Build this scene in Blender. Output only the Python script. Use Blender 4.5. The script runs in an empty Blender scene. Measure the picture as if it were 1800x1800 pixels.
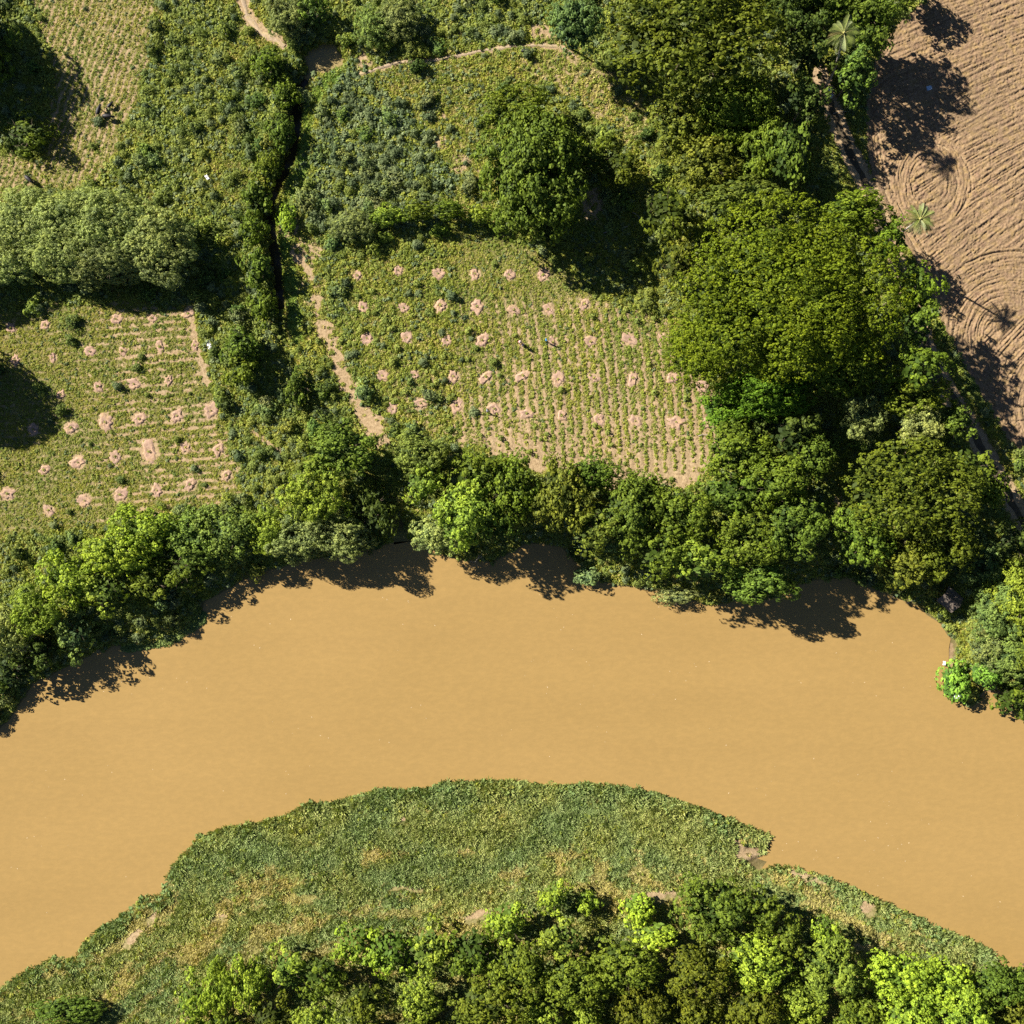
import bpy, math, random
import numpy as np
from mathutils import Vector, Matrix, Euler

# ------------------------------------------------------------------ camera, world, sun, exposure
SC = bpy.context.scene
COL = SC.collection
CAM_H = 165.0          # camera height above the fields
MPP = 0.1              # metres on the field level per photograph pixel

cam_d = bpy.data.cameras.new("camera")
cam = bpy.data.objects.new("camera", cam_d); COL.objects.link(cam)
cam.location = (0, 0, CAM_H); cam.rotation_euler = (0, 0, 0)
cam_d.sensor_width = 36
cam_d.lens = 36 / 2 / (90.0 / CAM_H)
cam_d.clip_start = 1; cam_d.clip_end = 9000
SC.camera = cam

SUN_EL = math.radians(33.5)
SHADOW = Vector((math.cos(math.radians(-29.5)), math.sin(math.radians(-29.5)), 0))   # shadows fall right and down
to_sun = Vector((-SHADOW.x * math.cos(SUN_EL), -SHADOW.y * math.cos(SUN_EL), math.sin(SUN_EL)))
sun_d = bpy.data.lights.new("sun", 'SUN'); sun_d.energy = 5.0; sun_d.angle = math.radians(0.5)
sun_d.color = (1.0, 0.93, 0.82)
sun = bpy.data.objects.new("sun", sun_d); COL.objects.link(sun)
sun.rotation_euler = to_sun.to_track_quat('Z', 'Y').to_euler()
sun.location = (-80, 50, 120)

world = bpy.data.worlds.new("World"); SC.world = world; world.use_nodes = True
wn = world.node_tree; wn.nodes.clear()
wo = wn.nodes.new('ShaderNodeOutputWorld'); wb = wn.nodes.new('ShaderNodeBackground')
sky = wn.nodes.new('ShaderNodeTexSky'); sky.sky_type = 'NISHITA'; sky.sun_disc = False
sky.sun_elevation = SUN_EL
sky.sun_rotation = math.atan2(to_sun.x, to_sun.y)
sky.air_density = 0.45; sky.dust_density = 0.1; sky.ozone_density = 1.2
wb.inputs['Strength'].default_value = 0.05
wn.links.new(sky.outputs[0], wb.inputs[0]); wn.links.new(wb.outputs[0], wo.inputs[0])

SC.view_settings.view_transform = 'Standard'
try: SC.view_settings.look = 'None'
except Exception: pass
SC.view_settings.gamma = 1.0
SC.view_settings.use_curve_mapping = False
SC.view_settings.exposure = 1.2
SC.render.engine = 'CYCLES'
SC.cycles.max_bounces = 5; SC.cycles.diffuse_bounces = 3; SC.cycles.transmission_bounces = 3
SC.cycles.transparent_max_bounces = 4
SC.cycles.use_denoising = False

rng = np.random.default_rng(7)
random.seed(7)

# ------------------------------------------------------------------ numeric helpers
def _hash(ix, iy, seed):
    h = (ix.astype(np.int64) * 374761393 + iy.astype(np.int64) * 668265263 + seed * 1442695041) & 0xFFFFFFFF
    h = ((h ^ (h >> 13)) * 1274126177) & 0xFFFFFFFF
    h = h ^ (h >> 16)
    return (h & 0xFFFFFF) / float(0xFFFFFF)

def vnoise(x, y, seed=0):
    x = np.asarray(x, float); y = np.asarray(y, float)
    ix = np.floor(x); iy = np.floor(y); fx = x - ix; fy = y - iy
    fx = fx * fx * (3 - 2 * fx); fy = fy * fy * (3 - 2 * fy)
    ix = ix.astype(np.int64); iy = iy.astype(np.int64)
    a = _hash(ix, iy, seed); b = _hash(ix + 1, iy, seed); c = _hash(ix, iy + 1, seed); d = _hash(ix + 1, iy + 1, seed)
    return (a * (1 - fx) + b * fx) * (1 - fy) + (c * (1 - fx) + d * fx) * fy

def fbm(x, y, seed=0, octv=3):
    s = 0; a = 1; t = 0
    for k in range(octv):
        s = s + a * vnoise(x * 2 ** k + 17.3 * k, y * 2 ** k - 9.1 * k, seed + k); t += a; a *= 0.5
    return s / t

def sstep(a, b, v):
    t = np.clip((v - a) / (b - a), 0, 1); return t * t * (3 - 2 * t)

def in_poly(x, y, poly):
    x = np.asarray(x, float); y = np.asarray(y, float)
    ins = np.zeros(x.shape, bool); n = len(poly)
    for i in range(n):
        x1, y1 = poly[i]; x2, y2 = poly[(i + 1) % n]
        if y1 == y2: continue
        c = ((y1 > y) != (y2 > y)) & (x < (x2 - x1) * (y - y1) / (y2 - y1) + x1)
        ins ^= c
    return ins

def line_dist(x, y, pts, closed=False, ret_t=False):
    """distance to a polyline; also the running parameter (0..1) of the nearest point"""
    x = np.asarray(x, float); y = np.asarray(y, float)
    best = np.full(x.shape, 1e9); bt = np.zeros(x.shape)
    n = len(pts); m = n if closed else n - 1
    for i in range(m):
        x1, y1 = pts[i]; x2, y2 = pts[(i + 1) % n]
        dx, dy = x2 - x1, y2 - y1; L = dx * dx + dy * dy + 1e-9
        t = np.clip(((x - x1) * dx + (y - y1) * dy) / L, 0, 1)
        d = np.hypot(x - x1 - t * dx, y - y1 - t * dy)
        k = d < best; best = np.where(k, d, best); bt = np.where(k, (i + t) / m, bt)
    return (best, bt) if ret_t else best

def smooth_line(pts, n=8):
    out = []
    P = [pts[0]] + list(pts) + [pts[-1]]
    for i in range(1, len(P) - 2):
        p0, p1, p2, p3 = P[i - 1], P[i], P[i + 1], P[i + 2]
        for k in range(n):
            t = k / n
            out.append(tuple(0.5 * (2 * p1[j] + (p2[j] - p0[j]) * t + (2 * p0[j] - 5 * p1[j] + 4 * p2[j] - p3[j]) * t * t
                             + (-p0[j] + 3 * p1[j] - 3 * p2[j] + p3[j]) * t ** 3) for j in (0, 1)))
    out.append(tuple(pts[-1])); return out

def W(px, py, z=0.0):
    """pixel of the survey photograph -> x, y on the level z"""
    s = (CAM_H - z) / CAM_H * MPP
    return ((px - 900) * s, (900 - py) * s)

def px_of(x, y, z=0.0):
    s = (CAM_H - z) / CAM_H * MPP
    return x / s + 900, 900 - y / s

# ------------------------------------------------------------------ the lie of the land (all outlines in photograph pixels at their own level)
WATER_Z = -3.0
N_BANK = [(-2500, 2200), (-600, 1600), (-150, 1380), (-40, 1318), (0, 1285), (22, 1262), (60, 1205), (130, 1168), (200, 1138), (262, 1135), (300, 1122), (348, 1095), (362, 1060), (450, 1012),
          (540, 985), (620, 978), (690, 957), (725, 952), (800, 985), (870, 990), (925, 958), (985, 962), (1035, 1018), (1085, 1032), (1150, 1040), (1250, 1068),
          (1350, 1050), (1440, 1020), (1500, 1020), (1565, 1050), (1612, 1068), (1650, 1098), (1676, 1132), (1668, 1175), (1668, 1215), (1705, 1250), (1735, 1218),
          (1768, 1222), (1790, 1262), (1830, 1300), (1950, 1370), (2400, 1600), (4200, 2100)]
S_BANK = [(-2500, 2900), (-500, 2100), (-60, 1785), (0, 1742), (50, 1708), (98, 1682), (112, 1688), (135, 1682), (148, 1655), (205, 1618), (258, 1574), (286, 1576), (300, 1530), (348, 1472), (400, 1455),
          (450, 1447), (500, 1437), (540, 1412), (590, 1412), (660, 1390), (740, 1389), (780, 1376), (900, 1374), (960, 1381), (1060, 1380), (1130, 1390),
          (1180, 1405), (1270, 1436), (1320, 1458), (1357, 1470), (1346, 1480), (1318, 1487), (1348, 1497), (1338, 1510), (1308, 1519), (1330, 1531), (1366, 1522), (1420, 1532), (1480, 1552), (1560, 1592), (1640, 1627),
          (1700, 1652), (1742, 1672), (1752, 1700), (1800, 1712), (1900, 1760), (2400, 2000), (4200, 2800)]
s3 = (CAM_H - WATER_Z) / CAM_H * MPP
N_BANK_W = [((a - 900) * s3, (900 - b) * s3) for a, b in N_BANK]
S_BANK_W = [((a - 900) * s3, (900 - b) * s3) for a, b in S_BANK]
RIVER_W = N_BANK_W + S_BANK_W[::-1]

DITCH = smooth_line([(585, 88), (568, 104), (548, 130), (524, 168), (520, 215), (517, 262), (500, 300), (480, 345), (474, 395), (484, 450), (490, 510), (498, 580), (528, 670), (566, 742), (640, 820), (690, 895), (705, 955)], 5)
POND = (566, 98)
SD = MPP
DITCH_W = [((a - 900) * SD * 1.01, (900 - b) * SD * 1.01) for a, b in DITCH]

FIELD = [(1640, -160), (1628, 0), (1572, 42), (1538, 100), (1522, 180), (1520, 240), (1530, 300), (1556, 368), (1592, 430), (1622, 480), (1650, 560), (1692, 640), (1738, 718), (1764, 766), (1802, 806), (1900, 880), (2500, 1000), (2500, -160)]
PATHS = {
    'north': smooth_line([(628, 132), (655, 124), (700, 110), (760, 107), (800, 98), (870, 86), (930, 80), (985, 84), (1010, 98)], 4),
    'north_west': smooth_line([(425, -20), (432, 20), (455, 55), (480, 68), (500, 82)], 4),
    'ditch_side': smooth_line([(500, 380), (528, 440), (548, 490), (560, 540), (578, 590), (600, 650), (622, 700), (650, 745), (672, 775)], 4),
    'left_field': smooth_line([(334, 540), (342, 590), (352, 630), (364, 672)], 4),
    'south_rows': smooth_line([(868, 782), (940, 806), (1010, 826), (1080, 838), (1150, 832), (1200, 818), (1226, 790)], 4),
    'thicket': smooth_line([(445, 760), (470, 778), (492, 792)], 3),
}
ROAD = smooth_line([(1440, 130), (1462, 190), (1490, 260), (1525, 330), (1560, 420), (1600, 520), (1625, 600), (1655, 670), (1700, 740), (1745, 820), (1790, 900), (1840, 980), (1900, 1080)], 5)

PL = [(-60, 545), (60, 540), (180, 532), (330, 538), (358, 640), (385, 720), (425, 820), (420, 880), (320, 900), (150, 928), (-60, 950)]
PCN = [(612, 470), (700, 430), (800, 402), (880, 410), (960, 455), (1060, 530), (1180, 560), (1215, 640), (1290, 720), (1245, 845), (1160, 850), (1080, 845), (940, 810), (860, 790), (750, 770), (700, 740), (640, 660), (600, 560)]
NWG = [(40, -60), (285, -60), (268, 60), (240, 190), (170, 330), (-60, 350), (-60, 255), (70, 280), (100, 150)]
CLEAR = [(880, 80), (1000, 60), (1060, 120), (1180, 190), (1110, 260), (1040, 200), (960, 150), (880, 120)]
NCE = [(640, 120), (880, 85), (960, 160), (900, 240), (880, 400), (800, 380), (770, 250), (680, 150)]
ROWS_DX = lambda py: 24 * (1 - (np.clip(850 - py, -60, 400) / 300.0) ** 2)

def ditch_profile(x, y):
    d, t = line_dist(x, y, DITCH_W, ret_t=True)
    px, py = px_of(x, y)
    w = 0.72 + 0.5 * vnoise(px / 22, py / 22, 5)
    w = np.where(t > 0.8, w * 1.5, w)
    depth = sstep(w + 1.3, w * 0.4, d) * (2.6 - 1.9 * sstep(.62, .74, t) + 2.2 * sstep(.86, 1, t))
    pr = np.hypot(px - POND[0], (py - POND[1]) * 1.35)
    depth = np.maximum(depth, 2.3 * sstep(52, 34, pr + 10 * vnoise(px / 12, py / 12, 8)))
    return depth

def land(x, y):
    """ground height"""
    x = np.asarray(x, float); y = np.asarray(y, float)
    inr = in_poly(x, y, RIVER_W)
    dn = line_dist(x, y, N_BANK_W); ds = line_dist(x, y, S_BANK_W)
    jag = 0.7 * (fbm(x / 2.0, y / 2.0, 31) - 0.5) * 2
    px, py = px_of(x, y)
    z_n = WATER_Z - 0.05 + 2.9 * sstep(0, 7.5, dn + jag) + 0.15 * np.clip(dn, 0, 1)
    z_s = WATER_Z - 0.05 + 0.5 * sstep(0, 1.2, ds + jag * 0.6) + 2.2 * np.clip(ds / 32.0, 0, 1)
    z = np.where(dn < ds, z_n, z_s)
    z = np.where(inr, WATER_Z - 0.05 - 1.8 * sstep(0, 5, np.minimum(dn, ds)), z)
    north = (~inr) & (dn < ds)
    z = z - np.where(north, ditch_profile(x, y) * sstep(1.5, 7, dn + 1), 0)
    fe = line_dist(px, py, FIELD, closed=True)
    flat = np.where(in_poly(px, py, FIELD), 0, sstep(0, 30, fe))
    z = z + np.where(inr, 0, 0.35 * (fbm(x / 9, y / 9, 12) - 0.5) * flat * sstep(0, 5, np.minimum(dn, ds)))
    # ridges of the planted rows
    rc = in_poly(px, py, PCN) & (px > 760)
    z = z + np.where(rc, 0.05 * np.cos((px - ROWS_DX(py)) / 16.2 * 2 * np.pi), 0)
    return z

def land1(x, y):
    return float(land(np.array([x]), np.array([y]))[0])

PITS_L = [[(20, 577), (80, 571), (205, 561), (268, 560), (331, 552)],
          [(27, 633), (93, 629), (159, 618), (216, 617), (282, 609), (343, 607)],
          [(107, 694), (173, 680), (236, 675), (297, 669)],
          [(58, 755), (125, 752), (186, 742), (245, 736), (311, 731), (371, 722)],
          [(78, 826), (137, 813), (203, 803), (262, 793), (326, 787), (384, 790)],
          [(13, 868), (86, 897), (149, 880), (212, 870), (276, 862), (334, 852), (398, 836)]]
PITS_C = [[(628, 484), (700, 475), (770, 481), (835, 482), (895, 483), (955, 484)],
          [(638, 540), (710, 541), (775, 537), (839, 539), (903, 545), (964, 544), (1027, 535)],
          [(645, 595), (715, 593), (786, 598), (848, 598), (972, 601), (1038, 600), (1107, 597), (1166, 594)],
          [(672, 660), (729, 659), (797, 662), (854, 663), (919, 661), (981, 667), (1045, 665), (1113, 665), (1181, 665), (1235, 680)],
          [(690, 719), (739, 709), (803, 713), (869, 718), (926, 727), (988, 730), (1052, 737), (1117, 740), (1188, 742), (1243, 743)]]
EAST_BANK = [(588, 128), (556, 165), (537, 215), (532, 290), (506, 350), (500, 430), (512, 520), (522, 590)]
ALLP = []
for grp, rows in (('L', PITS_L), ('C', PITS_C)):
    for r, row in enumerate(rows):
        for c, (a, b) in enumerate(row):
            rad = (.88 if grp == 'C' else (.78 if r < 3 else .95)) * random.uniform(.8, 1.2)
            if (a, b) == (262, 793): rad = 1.45
            ALLP.append((grp, r, c, a, b, rad))

def zones(px, py):
    """bare (0..1 soil), dry (0..1 straw colour), lush (0..1), bush (0..1), tall"""
    wx = px + 26 * (fbm(px / 24, py / 24, 41) - 0.5) * 2; wy = py + 20 * (fbm(px / 22, py / 22, 51) - 0.5) * 2
    n1 = fbm(px / 34, py / 34, 61); n2 = fbm(px / 11, py / 11, 71)
    x, y = W(px, py)
    bare = 0.10 + 0.35 * sstep(0.55, 0.8, n1)
    dry = 0.25 + 0.3 * n1; bush = np.full(px.shape, 0.55); dens = np.full(px.shape, 0.95)
    # --- zones of the north side
    m = in_poly(wx, wy, NWG)
    ph = sstep(.3, .9, np.sin((px + 0.38 * py + 10 * n1) / 12.5 * 2 * np.pi) * 0.5 + 0.5)
    bare = np.where(m, 0.12 + 0.75 * ph * n2 * 1.5, bare); dry = np.where(m, 0.75, dry); bush = np.where(m, 0.03, bush); dens = np.where(m, 0.98 - 0.7 * ph, dens)
    m = in_poly(wx, wy, CLEAR)
    bare = np.where(m, 0.5, bare); dry = np.where(m, 0.8, dry); bush = np.where(m, 0.04, bush); dens = np.where(m, 0.7, dens)
    m = in_poly(wx, wy, NCE)
    bare = np.where(m, 0.2 + 0.5 * sstep(.5, .8, n1), bare); dry = np.where(m, 0.5, dry); bush = np.where(m, 0.10, bush)
    m = in_poly(wx, wy, PL)
    ph = sstep(.35, .9, np.sin((py + 0.09 * px + 7 * n1) / 13.5 * 2 * np.pi) * 0.5 + 0.5)
    amp = sstep(120, 260, px)
    bare = np.where(m, 0.22 + (0.62 * ph * sstep(.25, .6, n2) * 1.3) * (0.3 + 0.7 * amp), bare); dry = np.where(m, 0.42, dry); bush = np.where(m, 0.05, bush)
    dens = np.where(m, 0.97 - 0.75 * ph * (0.35 + 0.65 * amp) * sstep(.2, .6, n2), dens)
    m = in_poly(wx, wy, PCN)
    ph = np.cos((px - ROWS_DX(py)) / 16.2 * 2 * np.pi) * 0.5 + 0.5
    amp = (.5 + .5 * sstep(820, 900, px)) * sstep(650, 720, px) * sstep(500, 545, py) * (0.6 + 0.4 * sstep(560, 760, py)) * np.clip(0.75 + n1, 0, 1)
    bare = np.where(m, 0.16 + 0.95 * sstep(.4, .75, ph) * amp * sstep(.15, .5, n2) + 0.5 * sstep(690, 800, py + .12 * (px - 900)), bare)
    dry = np.where(m, 0.42 + 0.25 * sstep(850, 950, px) * sstep(1190, 1150, px) + 0.15 * sstep(650, 800, py), dry); bush = np.where(m, np.where(px < 880, 0.12, 0.0), bush)
    dens = np.where(m, (0.98 - 0.95 * sstep(.4, .72, ph) * amp * sstep(.15, .5, n2)) * (1 - 0.45 * sstep(740, 830, py)), dens)
    for rect, b in (((545, 125, 800, 400), 1.25), ((150, -40, 545, 560), 0.8), ((600, -40, 940, 90), 0.75)):
        mm = (wx > rect[0]) & (wx < rect[2]) & (wy > rect[1]) & (wy < rect[3]) & ~in_poly(wx, wy, NWG) & ~in_poly(wx, wy, NCE) & ~in_poly(wx, wy, PCN) & ~in_poly(wx, wy, PL)
        op = sstep(.5, .68, fbm(px / 48, py / 48, 303)) * (1 if b < 1 else .25); bush = np.where(mm, b * (1 - .75 * op), bush); dry = np.where(mm, 0.2 + .4 * op, dry)
        bare = np.where(mm, .08 + .75 * sstep(.60, .74, fbm(px / 20, py / 20, 305)) * sstep(.45, .6, fbm(px / 48, py / 48, 303)), bare)
    # bright lush strip on the east bank of the ditch
    d = line_dist(px, py, EAST_BANK)
    m = d < 19
    bush = np.where(m, 0.0, bush); dry = np.where(m, 0.35, dry); bare = np.where(m, 0.1, bare)
    # --- south side
    s = py > 1340
    straw = np.maximum(sstep(1480, 1600, py + 90 * (n1 - .5) * 2) * 1.25, sstep(1150, 1400, px) * .9)
    left = sstep(500, 150, px)
    bare_s = 0.08 + 0.4 * sstep(.62, .85, n1) + 0.3 * straw * n2
    bare = np.where(s, bare_s, bare); dry = np.where(s, 0.14 + 0.62 * straw + 0.35 * sstep(.5, .8, n1) + 0.1 * left, dry); bush = np.where(s, 0.02, bush); dens = np.where(s, 1.0, dens)
    for cx, cy, rx, ry, an in ((232, 1652, 26, 9, -.75), (385, 1612, 16, 7, -.2), (265, 1617, 8, 12, .3), (705, 1445, 10, 7, 0), (720, 1560, 30, 6, 0.05), (840, 1605, 26, 9, -.3), (1150, 1575, 45, 10, -.1), (1318, 1502, 26, 16, 0.2), (1295, 1480, 14, 5, 0.5), (1420, 1545, 26, 7, .3), (1530, 1600, 18, 12, .4), (1515, 1665, 16, 8, 0)):
        ca, sa = math.cos(an), math.sin(an)
        u = (px - cx) * ca + (py - cy) * sa; v = -(px - cx) * sa + (py - cy) * ca
        k = sstep(1.5, 0.6, np.hypot(u / rx, v / ry) + 1.3 * (n2 - .5))
        bare = np.maximum(bare, np.where(s, k, 0)); dens = dens * (1 - np.where(s, 0.97 * sstep(.1, .6, k), 0))
    # paths, pits
    for k, (nm, pts) in enumerate(PATHS.items()):
        w = {'north': 4, 'north_west': 8, 'ditch_side': 12, 'left_field': 5, 'south_rows': 17, 'thicket': 4}[nm]
        d = line_dist(px, py, pts) + (5 if nm in ('north', 'left_field', 'thicket') else 22) * (n2 - .5)
        kk = sstep(w * 1.7, w * 0.7, d)
        if nm == 'ditch_side': kk = kk * sstep(.3, .55, fbm(px / 9, py / 9, 17) + .12 * sstep(520, 640, py))
        bare = np.maximum(bare, kk); dens = dens * (1 - 0.95 * kk); bush = bush * (1 - sstep(w * 2.4, w, d))
    for cx, cy, r in ((640, 105, 16), (450, 40, 14), (555, 440, 16), (657, 745, 24), (1195, 838, 26), (950, 55, 18), (805, 60, 8), (770, 250, 14), (810, 290, 16), (1040, 360, 30), (1660, 1145, 16), (1755, 1225, 22), (1475, 880, 12)):
        kk = sstep(1.5, .5, np.hypot(px - cx, py - cy) / r + 0.8 * (n2 - .5))
        bare = np.maximum(bare, 0.9 * kk); dens = dens * (1 - 0.75 * kk); bush = bush * (1 - 0.8 * kk)
    d = line_dist(px, py, [(1622, 1082), (1652, 1105), (1678, 1140), (1680, 1190), (1690, 1215)]); kk = sstep(14, 7, d + 6 * (n2 - .5)); bare = np.maximum(bare, kk); dens = dens * (1 - .9 * kk); bush = bush * (1 - sstep(26, 14, d))
    d = line_dist(px, py, ROAD)
    kk = sstep(22, 13, d); bare = np.maximum(bare, kk); dens = dens * (1 - kk); bush = bush * (1 - sstep(34, 20, d))
    for g, r, c, a, b, rad in ALLP:
        near = (abs(px - a) < 40) & (abs(py - b) < 40)
        if near.any():
            d = np.hypot(px - a, py - b) / (rad * 10)
            kk = np.where(near, sstep(1.5, 1.0, d + .3 * (n2 - .5)), 0)
            bare = np.maximum(bare, kk); dens = dens * (1 - kk); bush = bush * (1 - np.where(near, sstep(2.2, 1.2, d), 0))
    fd = in_poly(px, py, FIELD)
    dens = np.where(fd, 0, dens); bush = np.where(fd, 0, bush); bare = np.where(fd, 1, bare)
    return np.clip(bare, 0, 1), np.clip(dry, 0, 1), np.clip(dens, 0, 1), np.clip(bush, 0, 1), n1

# ------------------------------------------------------------------ object helpers
def tag(o, label=None, cat=None, group=None, kind=None):
    if label: o['label'] = label
    if cat: o['category'] = cat
    if group: o['group'] = group
    if kind: o['kind'] = kind
    return o

def empty(name, loc, rz=0.0):
    o = bpy.data.objects.new(name, None); COL.objects.link(o)
    o.location = loc; o.rotation_euler = (0, 0, rz); o.empty_display_size = 0.5
    return o

def mesh_np(name, v, f, mats=(), smooth=False, attrs=None, mat_idx=None):
    """v (N,3), f (M,k) with one k for all faces"""
    me = bpy.data.meshes.new(name)
    v = np.ascontiguousarray(v, np.float32); f = np.ascontiguousarray(f, np.int32)
    me.vertices.add(len(v)); me.vertices.foreach_set('co', v.ravel())
    k = f.shape[1]
    me.loops.add(f.size); me.loops.foreach_set('vertex_index', f.ravel())
    me.polygons.add(len(f)); me.polygons.foreach_set('loop_start', np.arange(0, f.size, k, dtype=np.int32))
    try: me.polygons.foreach_set('loop_total', np.full(len(f), k, np.int32))
    except Exception: pass
    if mat_idx is not None: me.polygons.foreach_set('material_index', np.asarray(mat_idx, np.int32))
    if smooth: me.polygons.foreach_set('use_smooth', np.ones(len(f), bool))
    for m in mats: me.materials.append(m)
    me.update(calc_edges=True)
    for nm, (dom, typ, dat) in (attrs or {}).items():
        a = me.attributes.new(nm, typ, dom)
        a.data.foreach_set({'FLOAT': 'value', 'FLOAT_COLOR': 'color', 'FLOAT_VECTOR': 'vector', 'INT': 'value'}[typ], np.ascontiguousarray(dat).ravel())
    me.validate()
    return me

def link(name, me, parent=None, loc=(0, 0, 0)):
    o = bpy.data.objects.new(name, me); COL.objects.link(o)
    o.location = loc
    if parent: o.parent = parent
    return o

class MB:
    """collects tubes and boxes into one mesh"""
    def __init__(s): s.v = []; s.f = []; s.m = []
    def tube(s, pts, rad, n=6, m=0, cap=True):
        pts = [Vector(p) for p in pts]; base = len(s.v)
        if not hasattr(rad, '__len__'): rad = [rad] * len(pts)
        up = Vector((0.13, 0.31, 0.94))
        for i, p in enumerate(pts):
            d = (pts[min(i + 1, len(pts) - 1)] - pts[max(i - 1, 0)])
            if d.length < 1e-6: d = Vector((0, 0, 1))
            d.normalize()
            a = d.cross(up)
            if a.length < 0.05: a = d.cross(Vector((1, 0, 0)))
            a.normalize(); b = d.cross(a)
            for k in range(n):
                t = 2 * math.pi * k / n
                s.v.append(tuple(p + (a * math.cos(t) + b * math.sin(t)) * rad[i]))
        for i in range(len(pts) - 1):
            for k in range(n):
                k2 = (k + 1) % n
                s.f.append((base + i * n + k, base + i * n + k2, base + (i + 1) * n + k2, base + (i + 1) * n + k)); s.m.append(m)
        if cap:
            s.f.append(tuple(base + k for k in range(n))[::-1]); s.m.append(m)
            s.f.append(tuple(base + (len(pts) - 1) * n + k for k in range(n))); s.m.append(m)
    def poly(s, vs, m=0):
        b = len(s.v); s.v += [tuple(v) for v in vs]; s.f.append(tuple(range(b, b + len(vs)))); s.m.append(m)
    def mesh(s, name, mats, smooth=True):
        me = bpy.data.meshes.new(name); me.from_pydata(s.v, [], s.f)
        for m in mats: me.materials.append(m)
        me.polygons.foreach_set('material_index', s.m)
        if smooth: me.polygons.foreach_set('use_smooth', [True] * len(s.f))
        me.update(); return me

# ------------------------------------------------------------------ materials
def new_mat(name):
    m = bpy.data.materials.new(name); m.use_nodes = True
    nt = m.node_tree; nt.nodes.clear()
    return m, nt, nt.nodes.new('ShaderNodeOutputMaterial')

def N(nt, typ, **kw):
    n = nt.nodes.new(typ)
    for k, v in kw.items():
        if k in n.inputs.keys(): n.inputs[k].default_value = v
        else: setattr(n, k, v)
    return n

def noise(nt, scale, detail=3, rough=0.6, vec=None):
    n = nt.nodes.new('ShaderNodeTexNoise'); n.inputs['Scale'].default_value = scale
    n.inputs['Detail'].default_value = detail; n.inputs['Roughness'].default_value = rough
    if vec is not None: nt.links.new(vec, n.inputs['Vector'])
    return n.outputs['Fac']

def ramp(nt, fac, stops):
    r = nt.nodes.new('ShaderNodeValToRGB'); e = r.color_ramp.elements
    while len(e) > 1: e.remove(e[-1])
    e[0].position = stops[0][0]; e[0].color = (*stops[0][1], 1)
    for p, c in stops[1:]:
        q = e.new(p); q.color = (*c, 1)
    nt.links.new(fac, r.inputs[0]); return r.outputs[0]

def mix(nt, a, b, fac, mode='MIX'):
    m = nt.nodes.new('ShaderNodeMix'); m.data_type = 'RGBA'; m.blend_type = mode
    for sock, v in ((m.inputs[0], fac), (m.inputs[6], a), (m.inputs[7], b)):
        if hasattr(v, 'is_output') or isinstance(v, bpy.types.NodeSocket): nt.links.new(v, sock)
        elif isinstance(v, (int, float)): sock.default_value = v
        else: sock.default_value = (*v, 1)
    return m.outputs[2]

def math_(nt, op, a, b=0.0, clamp=False):
    m = nt.nodes.new('ShaderNodeMath'); m.operation = op; m.use_clamp = clamp
    for s, v in ((m.inputs[0], a), (m.inputs[1], b)):
        if isinstance(v, bpy.types.NodeSocket): nt.links.new(v, s)
        else: s.default_value = v
    return m.outputs[0]

def leaf_material(name, cols=None, transl=0.25, from_object=False, patch=0.0, rough=0.6, spec=0.13):
    """leaves: colour by clump (attribute 'tint'), by plant (object random) and by drifting patches"""
    m, nt, out = new_mat(name)
    at = N(nt, 'ShaderNodeAttribute', attribute_name='tint')
    oi = nt.nodes.new('ShaderNodeObjectInfo')
    geo = nt.nodes.new('ShaderNodeNewGeometry')
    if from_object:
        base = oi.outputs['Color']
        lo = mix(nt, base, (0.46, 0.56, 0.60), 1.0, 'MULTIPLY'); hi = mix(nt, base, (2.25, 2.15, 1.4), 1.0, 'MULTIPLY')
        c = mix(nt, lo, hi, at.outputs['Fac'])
        pn = noise(nt, 0.35, 2, 0.5, geo.outputs['Position'])
        c = mix(nt, c, mix(nt, c, (1.14, 1.04, 0.9), 1.0, 'MULTIPLY'), math_(nt, 'MULTIPLY', math_(nt, 'SUBTRACT', pn, 0.35), 2.2, True))
    else:
        n = len(cols)
        # plant-level choice of colour, wobbled by the leaf tint
        f = math_(nt, 'ADD', math_(nt, 'MULTIPLY', oi.outputs['Random'], 0.65), math_(nt, 'MULTIPLY', at.outputs['Fac'], 0.35))
        c = ramp(nt, f, [(i / (n - 1), k) for i, k in enumerate(cols)])
        if patch:
            pn = noise(nt, 0.12, 3, 0.55, geo.outputs['Position'])
            c = mix(nt, c, mix(nt, c, (1.35, 1.15, 0.9), 1.0, 'MULTIPLY'), math_(nt, 'MULTIPLY', math_(nt, 'SUBTRACT', pn, 0.42), 5 * patch, True))
            c = mix(nt, c, mix(nt, c, (0.7, 0.85, 0.95), 1.0, 'MULTIPLY'), math_(nt, 'MULTIPLY', math_(nt, 'SUBTRACT', 0.52, pn), 5 * patch, True))
    p = nt.nodes.new('ShaderNodeBsdfPrincipled'); p.inputs['Roughness'].default_value = rough
    p.inputs['Specular IOR Level'].default_value = spec
    nt.links.new(c, p.inputs['Base Color'])
    t = nt.nodes.new('ShaderNodeBsdfTranslucent'); nt.links.new(mix(nt, c, (1.2, 1.3, 0.5), 1.0, 'MULTIPLY'), t.inputs['Color'])
    ms = nt.nodes.new('ShaderNodeMixShader'); ms.inputs[0].default_value = transl
    nt.links.new(p.outputs[0], ms.inputs[1]); nt.links.new(t.outputs[0], ms.inputs[2]); nt.links.new(ms.outputs[0], out.inputs[0])
    return m

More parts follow.
